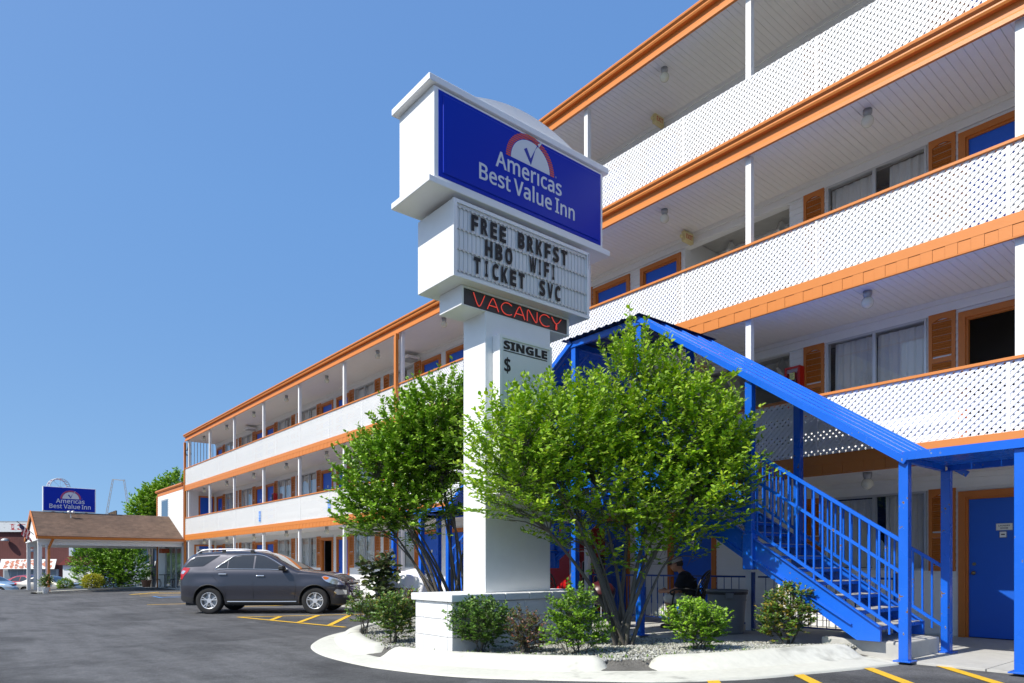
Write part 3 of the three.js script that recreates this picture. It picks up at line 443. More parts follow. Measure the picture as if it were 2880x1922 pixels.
// ---------------------------------------------------------------- covered blue staircase
{
  const T = thing('covered_staircase', 'bright blue steel staircase with sloping ribbed canopy in front of the motel', 'staircase');
  const XO = 8.15, XI = 9.4, RUN = 0.245, RISE = 0.1635;
  const treadTop = new THREE.MeshStandardMaterial({ color: col(0.52, 0.50, 0.46), roughness: 0.9, map: grime, bumpMap: coarseBump, bumpScale: 0.003 });
  const post = (x, z, y0, y1) => mesh('post', rbx(x - 0.05, x + 0.05, y0, y1, z - 0.05, z + 0.05, 0.006, 1), M.blue, T);
  const foot = (x, z, y) => mesh('base_plate', rbx(x - 0.10, x + 0.10, y, y + 0.016, z - 0.09, z + 0.09, 0.004, 1), M.blue, T);
  for (const m of [(z) => z, (z) => -14.95 - z]) {
    const line = (z) => 0.56 + 0.667 * (-3.33 - z); // nosing line (unmirrored z)
    const P = (x, y, z) => V(x, y, m(z));
    for (const x of [XO, XI]) {
      mesh('stringer', prism([[-3.31, 0.39], [-3.31, line(-3.31) + 0.01], [-6.72, line(-6.72) + 0.01], [-6.72, line(-6.72) - 0.38], [-3.57, 0.39]].map(([z, y]) => [m(z), y]), 'x', x - 0.022, x + 0.022), M.blue, T);
      mesh('stringer_flange', [bar(P(x - 0.03, line(-3.31) + 0.012, -3.31), P(x - 0.03, line(-6.7) + 0.012, -6.7), 0.06, 0.012), bar(P(x - 0.03, line(-3.9) - 0.372, -3.62), P(x - 0.03, line(-6.7) - 0.372, -6.7), 0.06, 0.012)], M.blue, T);
      // rails
      const rt = (z) => (x === XO ? 1.53 : 1.24) + 0.668 * (-3.11 - z), rb_ = (z) => 0.52 + 0.668 * (-3.11 - z);
      mesh('handrail', bar(P(x, rt(-3.08), -3.08), P(x, rt(-6.74), -6.74), 0.036, 0.04), M.blue, T);
      if (x === XO) mesh('middle_rail', bar(P(x, rt(-3.08) - 0.35, -3.08), P(x, rt(-6.74) - 0.35, -6.74), 0.03, 0.034), M.blue, T);
      mesh('lower_rail', bar(P(x, rb_(-3.08), -3.08), P(x, rb_(-6.74), -6.74), 0.03, 0.036), M.blue, T);
      for (let z = -3.22, i = 0; z > -6.7; z -= 0.108, i++) { const lo = i % 8 === 0 ? line(z) - 0.01 : rb_(z); mesh('baluster', rbx(x - 0.011, x + 0.011, lo, rt(z) - 0.01, m(z) - 0.011, m(z) + 0.011, 0.003, 1), M.blue, T); }
      for (const z of [-3.06, -4.94, -6.78]) { const base = z > -3.2 ? 0.19 : (z > -5 ? line(z) - 0.42 : (x === XI ? 2.5 : 0.19)), top = z > -3.2 ? 2.40 : Math.min(4.93, 2.44 + 0.69 * (-3.11 - z) - 0.05); post(x, m(z), base, top); if (z > -3.2 || (z < -6 && x === XO)) foot(x, m(z), 0.192); }
      const gb = rbx(x - 0.075, x + 0.075, line(-4.94) - 0.44, line(-4.94) + 0.05, m(-4.94) - 0.075, m(-4.94) + 0.075, 0.02); mesh('post_bracket', gb, M.blue, T);
    }
    for (let i = 0; i < 14; i++) {
      const z = -3.33 - RUN * i, y = 0.56 + RISE * i, za = m(z), zb = m(z - 0.265), lo = Math.min(za, zb), hi = Math.max(za, zb);
      const t = mesh('tread', [bx(XO + 0.024, XI - 0.024, y - 0.045, y - 0.006, lo, hi)], M.blue, T); mesh('tread_top', rbx(XO + 0.03, XI - 0.03, y - 0.0055, y + 0.004, lo + 0.008, hi - 0.008, 0.003, 1), treadTop, t);
    }
    // sloping canopy: ribbed sheet on a channel frame
    const cy = (z, x) => 2.43 + 0.69 * (-3.11 - z) + 0.01 * (x - 8.1);
    const sheet = []; const prof = [[8.06, 0], [8.16, 0], [8.18, 0.026], [8.22, 0.026], [8.24, 0], [8.58, 0], [8.60, 0.026], [8.64, 0.026], [8.66, 0], [9.0, 0], [9.02, 0.026], [9.06, 0.026], [9.08, 0], [9.42, 0], [9.44, 0.026], [9.48, 0.026], [9.50, 0], [9.80, 0], [9.82, 0.026], [9.86, 0.026], [9.88, 0], [10.02, 0]];
    { const pos = [], idx = [], zs = [-3.06, -4.3, -5.5, -6.78], n = prof.length; for (const dy of [0.062, 0.055]) for (const z of zs) for (const [x, h] of prof) pos.push(x, cy(z, x) + h + dy, m(z)); for (let L = 0; L < 2; L++) for (let j = 0; j < zs.length - 1; j++) for (let i = 0; i < n - 1; i++) { const a = L * zs.length * n + j * n + i, f = (L === 0) === (m(0) === 0); f ? idx.push(a, a + 1, a + n, a + 1, a + n + 1, a + n) : idx.push(a, a + n, a + 1, a + 1, a + n, a + n + 1); } const g = new THREE.BufferGeometry(); g.setAttribute('position', new THREE.Float32BufferAttribute(pos, 3)); g.setIndex(idx); sheet.push(g.toNonIndexed()); sheet[0].computeVertexNormals(); }
    mesh('canopy_sheet', sheet[0], M.blue, T);
    for (const x of [8.075, 10.0]) mesh('canopy_channel', [bar(P(x, cy(-3.02, x) + 0.018, -3.02), P(x, cy(-6.76, x) + 0.018, -6.76), 0.035, 0.075)], M.blue, T);
    for (const z of [-3.9, -4.94, -6.0]) mesh('canopy_rafter', bar(P(8.09, cy(z, 8.09) + 0.01, z), P(9.98, cy(z, 9.98) + 0.01, z), 0.05, 0.07), M.blue, T);
    // flat hood over the foot of the flight
    const h0 = Math.min(m(-3.1), m(-0.6)), h1 = Math.max(m(-3.1), m(-0.6));
    const hs = []; for (let z = h0; z < h1 - 0.05; z += 0.3) hs.push(bx(8.10, 10.02, 2.462, 2.47, z + 0.002, Math.min(h1, z + 0.298)), bx(8.10, 10.02, 2.47, 2.49, z + 0.002, z + 0.03)); mesh('hood_sheet', hs, M.blue, T);
    mesh('hood_beam', [bx(8.06, 8.10, 2.395, 2.485, h0 + 0.05, h1), bx(9.40, 9.44, 2.395, 2.461, h0 + 0.05, h1)], M.blue, T); mesh('hood_beam', bx(8.11, 9.39, 2.40, 2.461, m(-3.1) - 0.03, m(-3.1) + 0.03), M.blue, T);
    for (const z of [-2.0, -0.8]) for (const x of [XO, XI]) { post(x, m(z), 0.19, 2.394); foot(x, m(z), 0.192); mesh('hood_rafter', bx(8.11, 9.39, 2.405, 2.46, m(z) - 0.025, m(z) + 0.025), M.blue, T); }
  }
  // landing with railing and flat corrugated roof
  const L0 = -8.22, L1 = -6.73, LY = 2.84;
  mesh('landing_deck', rbx(8.12, 10.02, LY - 0.06, LY, L0, L1, 0.006, 1), M.blue, T);
  mesh('landing_beam', [bx(8.12, 8.18, LY - 0.32, LY - 0.061, L0, L1), bx(9.37, 9.43, LY - 0.32, LY - 0.061, L0, L1), bx(8.18, 9.37, LY - 0.3, LY - 0.061, L1 - 0.05, L1), bx(8.18, 9.37, LY - 0.3, LY - 0.061, L0, L0 + 0.05)], M.blue, T);
  const rail = (y) => mesh('landing_rail', [bx(XO - 0.02, XO + 0.02, y, y + 0.04, L0 + 0.05, L1 - 0.05)], M.blue, T); rail(LY + 0.85); rail(LY + 0.08);
  for (let z = L0 + 0.14; z < L1 - 0.08; z += 0.13) mesh('baluster', bx(XO - 0.011, XO + 0.011, LY + 0.12, LY + 0.85, z - 0.011, z + 0.011), M.blue, T);
  for (const z of [L1 - 0.03, L0 + 0.03]) { for (let x = 9.5; x < 10.0; x += 0.12) mesh('baluster', bx(x - 0.011, x + 0.011, LY + 0.12, LY + 0.85, z - 0.011, z + 0.011), M.blue, T); mesh('landing_rail', [bx(9.42, 10.05, LY + 0.85, LY + 0.89, z - 0.02, z + 0.02), bx(9.42, 10.05, LY + 0.08, LY + 0.12, z - 0.02, z + 0.02)], M.blue, T); }
  { const pos = [], idx = [], z0 = L0 - 0.12, z1 = L1 + 0.08, n = 60; for (const dy of [0, -0.008]) for (const x of [8.0, 10.0]) for (let i = 0; i <= n; i++) { const z = lerp(z0, z1, i / n); pos.push(x, 5.005 + dy + 0.016 * Math.max(-0.3, Math.sin(i / n * (z1 - z0) / 0.16 * Math.PI * 2)) + 0.012 * (x - 8), z); } for (let L = 0; L < 2; L++) for (let i = 0; i < n; i++) { const a = L * 2 * (n + 1) + i, b = a + n + 1; L ? idx.push(a, b, a + 1, a + 1, b, b + 1) : idx.push(a, a + 1, b, a + 1, b + 1, b); } const g = new THREE.BufferGeometry(); g.setAttribute('position', new THREE.Float32BufferAttribute(pos, 3)); g.setIndex(idx); const q = g.toNonIndexed(); q.computeVertexNormals(); mesh('landing_roof', q, paint(0.006, 0.03, 0.12, 0.5), T); }
  mesh('landing_roof_beam', [bx(8.08, 8.14, 4.88, 4.975, L0, L1), bx(9.36, 9.42, 4.88, 4.985, L0, L1), bx(8.14, 9.36, 4.88, 4.97, L1 - 0.06, L1), bx(8.14, 9.36, 4.88, 4.97, L0, L0 + 0.06), bx(8.14, 9.36, 4.90, 4.97, -7.5, -7.45), bx(9.42, 10.0, 4.9, 4.985, L1 - 0.06, L1), bx(9.42, 10.0, 4.9, 4.985, L0, L0 + 0.06)], M.blue, T);
}

// ---------------------------------------------------------------- pylon sign
const fontR = await new FontLoader().loadAsync('fonts/droid/droid_sans_regular.typeface.json');
const fontB = await new FontLoader().loadAsync('fonts/droid/droid_sans_bold.typeface.json');
const fontS = await new FontLoader().loadAsync('fonts/droid/droid_serif_regular.typeface.json');
function text(str, font, x0, x1, y0, h, z, depth = 0.004, fat = 0) { // fitted between x0 and x1, cap height h
  const g = new TextGeometry(str, { font, size: 1, depth: 1, curveSegments: 5, bevelEnabled: fat > 0, bevelSize: fat, bevelThickness: 0.01, bevelSegments: 1 }), cap = new TextGeometry('H', { font, size: 1, depth: 1, curveSegments: 2, bevelEnabled: false });
  g.computeBoundingBox(); cap.computeBoundingBox(); const b = g.boundingBox, ch = cap.boundingBox.max.y; g.translate(-b.min.x, 0, 0); g.scale((x1 - x0) / (b.max.x - b.min.x), h / ch, depth); g.translate(x0, y0, z); return g;
}
// brand panel drawn flat in local metres: width 2.96, height 1.06, origin at panel centre-bottom; returns pieces
function brand(par, cx, y0, z, s, mats) {
  const X = (x) => cx + (x - 6.14) * s, Y = (y) => y0 + (y - 6.04) * s;
  mesh('lettering', text('Amerıcas', fontR, X(5.58), X(6.77), Y(6.485), 0.205 * s, z, 0.004, 0.018), mats.pale, par);
  for (const [w, a, b] of [['Best', 5.31, 5.83], ['Value', 5.89, 6.58], ['Inn', 6.645, 7.03]]) mesh('lettering', text(w, fontR, X(a), X(b), Y(6.225), 0.20 * s, z, 0.004, 0.018), mats.pale, par);
  const half = []; const c = [6.19, 6.70], r = 0.35; for (let k = 0; k <= 30; k++) { const a = Math.PI * k / 30; half.push([X(c[0] + r * Math.cos(a)), Y(c[1] + r * 0.95 * Math.sin(a))]); } mesh('half_disc', prism(half, 'z', z, z + 0.003), mats.pale, par);
  // striped ring: thin bars clipped to the annulus between r and r+0.075
  const ring = [], ri = 0.36, ro = 0.435; for (let y = 0.0; y < ro * 0.95; y += 0.030) {
    const y2 = Math.min(y + 0.018, ro * 0.95 - 0.002), xo = (q) => ro * Math.sqrt(Math.max(0, 1 - (q / (ro * 0.95)) ** 2)), xi = (q) => ri * Math.sqrt(Math.max(0, 1 - (q / (ri * 0.95)) ** 2));
    for (const sg of [-1, 1]) { const P = [[sg * xo(y), y], [sg * xi(y), y], [sg * xi(y2), y2], [sg * xo(y2), y2]].map(([a, b]) => [X(c[0] + a), Y(c[1] + b)]); ring.push(prism(P, 'z', z, z + 0.003)); }
  }
  mesh('striped_arch', ring, mats.red, par);
  mesh('check_mark', prism([[6.065, 6.885], [6.115, 6.92], [6.185, 6.80], [6.30, 7.01], [6.37, 7.085], [6.27, 6.95], [6.19, 6.715]].map(([a, b]) => [X(a), Y(b)]), 'z', z + 0.0035, z + 0.006), mats.blue, par);
  mesh('check_tip', prism([[6.315, 7.045], [6.40, 7.10], [6.335, 7.005]].map(([a, b]) => [X(a), Y(b)]), 'z', z + 0.0065, z + 0.008), mats.pale, par);
  const ringR = new THREE.TorusGeometry(0.010 * s, 0.0016 * s, 6, 16); ringR.translate(X(6.66), Y(6.715), z + 0.002); mesh('registered_mark', ringR, mats.pale, par);
}
M.signBlue = new THREE.MeshPhysicalMaterial({ color: col(0.002, 0.026, 0.40), roughness: 0.3, specularIntensity: 0.35 });
M.signPale = paint(0.66, 0.70, 0.74, 0.35, { bump: 0 }); M.signRed = paint(0.72, 0.10, 0.025, 0.4, { bump: 0 });
const brandMats = { pale: M.signPale, red: M.signRed, blue: paint(0.006, 0.03, 0.36, 0.3, { bump: 0 }) };
{
  const S = thing('pylon_sign', 'tall white pylon sign with blue panel, letter board and neon above the planter wall', 'sign');
  mesh('pillar', rbx(5.56, 6.74, 0.885, 4.63, -7.76, -7.26, 0.012), M.signWhite, S);
  const up = mesh('upper_cabinet', [rbx(4.64, 7.64, 6.005, 7.15, -7.92, -7.10, 0.012)], M.signWhite, S);
  mesh('cabinet_cap', rbx(4.55, 7.75, 7.151, 7.24, -7.97, -7.055, 0.012), M.signWhite, S);
  mesh('cabinet_sill', rbx(4.545, 7.78, 5.92, 6.004, -7.97, -7.055, 0.012), M.signWhite, S);
  { const P = [[4.95, 7.241]]; for (let k = 0; k <= 24; k++) { const t = k / 24; P.push([lerp(4.95, 7.7, t), 7.241 + 0.36 * Math.pow(Math.sin(Math.PI * t), 0.9)]); } P.push([7.7, 7.241]); const Q = P.filter((p, i) => i === 0 || Math.hypot(p[0] - P[i - 1][0], p[1] - P[i - 1][1]) > 1e-4); mesh('arched_top', prism(Q, 'z', -7.72, -7.30), M.signWhite, S); }
  // face retainer and pan-formed blue face
  mesh('face_retainer', [bx(4.64, 4.70, 6.02, 7.13, -7.0995, -7.085), bx(7.60, 7.64, 6.02, 7.13, -7.0995, -7.085), bx(4.70, 7.60, 7.105, 7.13, -7.0995, -7.085), bx(4.70, 7.60, 6.02, 6.04, -7.0995, -7.085)], M.signWhite, up);
  const face = mesh('blue_face', [rbx(4.70, 7.60, 6.04, 7.105, -7.10, -7.078, 0.006, 2), rbx(4.76, 7.56, 6.09, 7.06, -7.09, -7.063, 0.013, 3)], M.signBlue, S);
  brand(S, 6.14, 6.04, -7.0625, 1, brandMats);
  void face;
  // letter board
  const lb = mesh('letter_cabinet', [rbx(4.93, 7.36, 4.885, 5.86, -7.93, -7.12, 0.01)], M.signWhite, S);
  mesh('board_frame', [bx(4.93, 4.985, 4.885, 5.86, -7.1195, -7.085), bx(7.315, 7.36, 4.885, 5.86, -7.1195, -7.085), bx(4.985, 7.315, 5.815, 5.86, -7.1195, -7.085), bx(4.985, 7.315, 4.885, 4.93, -7.1195, -7.085)], M.signWhite, lb);
  const paleFace = paint(0.70, 0.73, 0.74, 0.3); mesh('board_panel', bx(4.985, 7.315, 4.93, 5.815, -7.1195, -7.108), paleFace, lb);
  const ribs = []; for (let x = 5.03; x < 7.31; x += 0.066) ribs.push(bx(x - 0.003, x + 0.003, 4.96, 5.78, -7.1079, -7.102)); const rb = mesh('board_ribs', ribs, paint(0.55, 0.57, 0.58, 0.4), lb); rb.userData.kind = 'stuff';
  for (const y of [4.965, 5.235, 5.495, 5.765]) { mesh('letter_track', [bx(4.99, 7.31, y, y + 0.012, -7.1078, -7.094)], M.aluminium, lb); }
  const tk = []; for (let x = 5.03; x < 7.31; x += 0.066) for (const y of [4.965, 5.235, 5.495, 5.765]) tk.push(bx(x - 0.018, x + 0.012, y - 0.012, y + 0.024, -7.0938, -7.090)); const tkm = mesh('track_clips', tk, paint(0.66, 0.66, 0.62, 0.5), lb); tkm.userData.kind = 'stuff';
  const letterMat = paint(0.008, 0.008, 0.009, 0.6, { bump: 0 });
  const row = (str, x0, x1, y) => { const n = str.length, w = (x1 - x0) / n; [...str].forEach((ch, i) => { if (ch === ' ') return; const a = x0 + w * i + w * (ch === 'I' ? 0.36 : ch === 'W' ? 0.0 : 0.14), b = x0 + w * (i + 1) - w * (ch === 'I' ? 0.36 : ch === 'W' ? 0.0 : 0.14); const g = mesh('letter', text(ch, fontB, a, b, y, 0.198, -7.0895, 0.004, 0.025), letterMat, S); void g; }); };
  row('FREE', 5.185, 5.80, 5.535); row('BRKFST', 5.965, 6.93, 5.545); row('HBO', 5.405, 5.91, 5.275); row('WIFI', 6.19, 6.70, 5.28); row('TICKET', 5.225, 6.125, 5.005); row('SVC', 6.355, 6.80, 5.005);
  // neon box
  const nb = mesh('neon_cabinet', [rbx(5.17, 7.11, 4.62, 4.884, -7.77, -7.275, 0.008), bx(5.17, 5.205, 4.625, 4.88, -7.2749, -7.255), bx(7.07, 7.11, 4.625, 4.88, -7.2749, -7.255), bx(5.205, 7.07, 4.855, 4.88, -7.2749, -7.255), bx(5.205, 7.07, 4.625, 4.635, -7.2749, -7.255)], M.signWhite, S);
  mesh('neon_back', bx(5.206, 7.069, 4.636, 4.854, -7.2745, -7.268), paint(0.03, 0.032, 0.036, 0.4), nb);
  const neon = new THREE.MeshStandardMaterial({ color: col(0.75, 0.09, 0.07), roughness: 0.25, emissive: col(1, 0.08, 0.05), emissiveIntensity: 0.35 });
  const gly = { V: [[[0, 1], [0.36, 0.12], [0.5, 0], [0.62, 0.12], [1, 1]]], A: [[[-0.02, 0], [0.3, 0.72], [0.5, 1], [0.7, 0.72], [1.02, 0]], [[0.18, 0.34], [0.82, 0.34]]], C: [[[1, 0.86], [0.7, 1.0], [0.25, 0.9], [0, 0.5], [0.25, 0.08], [0.7, 0], [1, 0.12]]], N: [[[0, 0], [0.04, 0.95], [0.12, 0.98], [0.88, 0.04], [0.95, 0.06], [1, 1]]], Y: [[[0, 1], [0.3, 0.6], [0.48, 0.5], [0.7, 0.62], [1, 1]], [[0.48, 0.5], [0.44, 0.0], [0.52, 0.0], [0.52, 0.5]]] };
  [...'VACANCY'].forEach((ch, i) => { const x0 = 5.36 + i * 0.233, w = 0.185; const parts = gly[ch].map((st) => tube(st.map(([a, b]) => V(x0 + a * w, 4.665 + b * 0.16, -7.252)), 0.0065, 26, 6)); mesh('neon_letter', parts, neon, S); });
  // price board
  const pb = mesh('price_board', [rbx(5.68, 6.62, 2.2, 4.32, -7.2595, -7.12, 0.008)], M.signWhite, S);
  mesh('price_face', bx(5.725, 6.58, 2.25, 4.275, -7.1199, -7.114), paleFace, pb);
  mesh('price_edge', [bx(5.68, 5.725, 2.2, 4.32, -7.1199, -7.10), bx(6.58, 6.62, 2.2, 4.32, -7.1199, -7.10), bx(5.725, 6.58, 4.275, 4.32, -7.1199, -7.10)], M.signWhite, pb);
  const fat = text('SINGLE', fontB, 5.755, 6.54, 4.14, 0.105, -7.113, 0.004, 0.04); mesh('price_lettering', fat, letterMat, S); mesh('price_rule', bx(5.755, 6.54, 4.108, 4.120, -7.1135, -7.110), letterMat, S); mesh('price_lettering', text('$', fontB, 5.765, 5.875, 3.83, 0.19, -7.113, 0.004), letterMat, S);
  // small drain nub and wiring
  mesh('conduit', cyl(V(7.33, 4.9, -7.1), V(7.34, 5.84, -7.085), 0.004), M.dark, S);
}
// planter wall of painted concrete blocks
{
  const B = thing('block_planter', 'low white painted concrete block wall with cap under the pylon sign', 'wall');
  const x0 = 4.9, x1 = 7.42, z0 = -7.94, z1 = -7.08, yb = 0.12, ch = 0.222;
  mesh('core', bx(x0 + 0.02, x1 - 0.02, yb - 0.1, 0.79, z0 + 0.02, z1 - 0.02), M.block, B);
  for (let c = 0; c < 3; c++) {
    const y0 = yb + c * ch + 0.003, y1 = yb + (c + 1) * ch - 0.003;
    let x = x0; let first = c % 2 ? 0.2 : 0.4; while (x < x1 - 0.02) { const e = Math.min(x1, x + first); mesh('block', rbx(x + 0.0015, e - 0.0015, y0, y1, z1 - 0.1, z1 + rr(-0.002, 0.002), 0.006, 1), M.block, B); x = e; first = 0.4; }
    let z = z0; first = c % 2 ? 0.4 : 0.2; while (z < z1 - 0.105) { const e = Math.min(z1 - 0.102, z + first); mesh('block', rbx(x0 + rr(-0.002, 0.002), x0 + 0.1, y0, y1, z + 0.0015, e - 0.0015, 0.006, 1), M.block, B); mesh('block', rbx(x1 - 0.1, x1, y0, y1, z + 0.0015, e - 0.0015, 0.006, 1), M.block, B); z = e; first = 0.4; }
  }
  for (const [a, b] of [[x0 - 0.04, x0 + 0.82], [x0 + 0.825, x0 + 1.24], [x0 + 1.245, x0 + 1.66], [x0 + 1.665, x1 + 0.04]]) mesh('cap_block', rbx(a, b, 0.79, 0.885 + rr(-0.002, 0.002), z0 - 0.05, z1 + 0.05, 0.012, 2), M.block, B);
}

// ---------------------------------------------------------------- shrubs and trees
const leafGeo = (() => { // pointed oval leaf, folded along the midrib, length 1 along +z
  const pos = [], L = [[0, 0], [0.22, 0.25], [0.30, 0.48], [0.20, 0.76], [0, 1.0]], up = [0, 0.07, 0.10, 0.06, -0.06];
  for (const sg of [-1, 1]) for (let i = 0; i < 4; i++) { const a = L[i], b = L[i + 1], ya_ = i === 0 ? 0 : 0.02, yb = i === 3 ? -0.06 : 0.02, A = [0, ya_, a[1]], B = [0, yb, b[1]], C = [sg * a[0], up[i], a[1]], D = [sg * b[0], up[i + 1], b[1]]; const quad = sg > 0 ? [A, B, D, A, D, C] : [A, D, B, A, C, D]; for (const q of quad) pos.push(...q); }
  const out = []; for (let i = 0; i < pos.length; i += 9) { const a = V(pos[i], pos[i + 1], pos[i + 2]), b = V(pos[i + 3], pos[i + 4], pos[i + 5]), c = V(pos[i + 6], pos[i + 7], pos[i + 8]); if (b.clone().sub(a).cross(c.clone().sub(a)).length() > 1e-6) out.push(...pos.slice(i, i + 9)); }
  const g = new THREE.BufferGeometry(); g.setAttribute('position', new THREE.Float32BufferAttribute(out, 3)); g.computeVertexNormals(); return g;
})();
M.leaf = new THREE.MeshPhysicalMaterial({ color: 0xffffff, roughness: 0.55, transmission: 0.5, thickness: 0, specularIntensity: 0.6 });
M.leafGloss = new THREE.MeshPhysicalMaterial({ color: 0xffffff, roughness: 0.42, transmission: 0.36, thickness: 0, specularIntensity: 0.7 });
const barkTex = tex(256, (u, v) => { const a = fbm(u, v * 0.4, 8, 4, 71), b = fbm(u * 2, v * 0.3, 24, 3, 72); const k = 0.10 + 0.10 * (a - 0.4) + 0.06 * (b - 0.5); return [k * 1.12, k, k * 0.84]; }, 0.5);
M.bark = new THREE.MeshStandardMaterial({ map: barkTex, roughness: 0.95, bumpMap: coarseBump, bumpScale: 0.006 });
const RT = V(Math.cos(YAW), 0, Math.sin(YAW)), FW = V(Math.sin(YAW), 0, -Math.cos(YAW));
// o: base [x,y,z], lobes [[lat, y, dep, rl, ry, rd, weight]], twigs, perTwig, leaf size, palette, stems, stemR, sprigs
function shrub(name, label, category, o) {
  const T = thing(name, label, category, o.group), B = V(...o.base), dirs = o.axes || [RT, FW];
  const place = (l, y, d) => V(0, y, 0).addScaledVector(dirs[0], l).addScaledVector(dirs[1], d);
  const tw = o.lobes.reduce((s, l) => s + (l[6] ?? l[3] * l[4] * l[5]), 0);
  const pick = () => { let r = rnd() * tw; for (const l of o.lobes) { r -= l[6] ?? l[3] * l[4] * l[5]; if (r <= 0) return l; } return o.lobes[0]; };
  const wood = [], tips = [];
  // stems from the foot into the lobes
  const stemEnds = [];
  for (let i = 0; i < o.stems; i++) {
    const l = o.lobes[i % o.lobes.length], e = place(l[0] + rr(-0.5, 0.5) * l[3], l[1] + rr(-0.2, 0.5) * l[4], l[2] + rr(-0.5, 0.5) * l[5]), a = rr(0, 6.28), s0 = V(Math.cos(a) * o.foot, -0.05, Math.sin(a) * o.foot);
    const m1 = s0.clone().lerp(e, 0.35).add(V(rr(-0.06, 0.06), 0.12 * e.y, rr(-0.06, 0.06)).multiplyScalar(o.wig ?? 1)), m2 = s0.clone().lerp(e, 0.7).add(V(rr(-0.08, 0.08), 0.08 * e.y, rr(-0.08, 0.08)).multiplyScalar(o.wig ?? 1));
    const r = o.stemR * rr(0.65, 1.15); wood.push(taper([s0, m1, m2, e], r, r * 0.22, 10, 6)); stemEnds.push([s0, m1, m2, e, r]);
  }
  const mats = [], cols = [], m4 = new THREE.Matrix4(), q = new THREE.Quaternion(), c = new THREE.Color(), up = V(0, 1, 0);
  const leafAt = (p, dir, s, tone) => {
    const f = dir.clone().normalize(), side = V(rr(-1, 1), rr(-1, 1), rr(-1, 1)), n = V(0, 1, 0).multiplyScalar((o.flat ?? 0.9) * 0.6).addScaledVector(SUN, 0.55).addScaledVector(side, 0.62).normalize();
    const x = n.clone().cross(f).normalize(), yv = f.clone().cross(x).normalize(); m4.makeBasis(x, yv, f); q.setFromRotationMatrix(m4);
    mats.push(new THREE.Matrix4().compose(p, q, V(s * rr(0.85, 1.15), s, s)));
    const pal = o.palette[Math.min(o.palette.length - 1, Math.floor(Math.pow(rnd(), o.palBias ?? 1) * o.palette.length))], k = tone * rr(0.88, 1.14); cols.push([pal[0] * k, pal[1] * k, pal[2] * k]);
  };
  const twig = (p, d, len, n, thick) => {
    const bend = V(rr(-0.3, 0.3), rr(-0.1, 0.35), rr(-0.3, 0.3)); const pts = [p.clone().addScaledVector(d, -len * 0.35), p.clone(), p.clone().addScaledVector(d, len * 0.5).addScaledVector(bend, len * 0.12), p.clone().addScaledVector(d, len).addScaledVector(bend, len * 0.35)];
    const cv = new THREE.CatmullRomCurve3(pts); wood.push(taper(pts, thick, thick * 0.4, 3, 3)); const tone = rr(0.85, 1.15);
    for (let k = 0; k < n; k++) { const t = 0.30 + 0.7 * (k + rnd() * 0.6) / n, P = cv.getPoint(Math.min(1, t)), tn = cv.getTangent(Math.min(1, t)); const a = k * 2.4 + rr(-0.5, 0.5), o1 = V(Math.cos(a), rr(-0.2, 0.5), Math.sin(a)); leafAt(P, o1.addScaledVector(tn, t > 0.9 ? 1.2 : 0.45), o.leaf * rr(0.6, 1.15), tone); }
  };
  for (let i = 0; i < o.twigs; i++) {
    const l = pick(); let u = V(rr(-1, 1), rr(-1, 1), rr(-1, 1)); while (u.lengthSq() > 1 || u.lengthSq() < 0.01) u = V(rr(-1, 1), rr(-1, 1), rr(-1, 1)); const rad = Math.pow(u.length(), o.shell ?? 0.55); u.normalize().multiplyScalar(rad * rr(0.9, 1.08));
    const p = place(l[0] + u.x * l[3], l[1] + u.y * l[4], l[2] + u.z * l[5]); if (p.y < (o.minY ?? 0.02)) continue; if (o.gap && vnoise(p.x * 0.9 + 5, p.y * 0.9 + p.z * 0.7, 64, 17) < o.gap) continue;
    const d = place(u.x, u.y * 0.6 + (o.rise ?? 0.45), u.z).normalize().add(V(rr(-0.5, 0.5), rr(-0.3, 0.4), rr(-0.5, 0.5))).normalize();
    twig(p, d, o.twigLen * rr(0.7, 1.3), Math.round(o.perTwig * rr(0.7, 1.3)), o.twigR ?? 0.004); if (i % 5 === 0) tips.push(p);
  }
  for (const [l, y, d, len, n] of o.sprigs || []) { const p = place(l, y, d); twig(p, V(rr(-0.25, 0.25), 1, rr(-0.25, 0.25)).normalize(), len, n, 0.006); }
  // secondary branches out to the twigs
  for (const p of tips) { let best = null, bd = 1e9, bt = 0.6; for (const s of stemEnds) for (const t of [1, 2, 3]) { const dd = s[t].distanceTo(p) + (s[t].y > p.y ? 0.5 : 0); if (dd < bd) { bd = dd; best = s; bt = t; } } const s = best[bt], m = s.clone().lerp(p, 0.5).add(V(rr(-0.06, 0.06), 0.06, rr(-0.06, 0.06))); const r = best[4] * (bt === 1 ? 0.5 : bt === 2 ? 0.35 : 0.22); wood.push(taper([s.clone(), m, p], r, Math.min(r, (o.twigR ?? 0.004)), 5, 4)); }
  const w = mesh('trunk', wood, M.bark, T); w.userData = {};
  const im = new THREE.InstancedMesh(leafGeo, o.mat || M.leaf, mats.length); mats.forEach((m, i) => { im.setMatrixAt(i, m); c.setRGB(...cols[i]); im.setColorAt(i, c); }); im.name = 'crown'; im.castShadow = im.receiveShadow = true; im.userData.kind = 'stuff'; T.add(im);
  T.position.copy(B); return T;
}
const limePal = [[0.34, 0.54, 0.012], [0.39, 0.59, 0.014], [0.46, 0.63, 0.018], [0.27, 0.47, 0.012], [0.22, 0.40, 0.012]], greenPal = [[0.20, 0.39, 0.012], [0.24, 0.45, 0.016], [0.30, 0.50, 0.022], [0.15, 0.30, 0.012], [0.35, 0.50, 0.06]];
const rosePal = [[0.08, 0.19, 0.016], [0.11, 0.23, 0.02], [0.15, 0.26, 0.026], [0.06, 0.13, 0.014], [0.24, 0.22, 0.03]], redPal = [[0.20, 0.10, 0.045], [0.24, 0.085, 0.06], [0.09, 0.14, 0.024], [0.06, 0.11, 0.02], [0.16, 0.14, 0.03]];
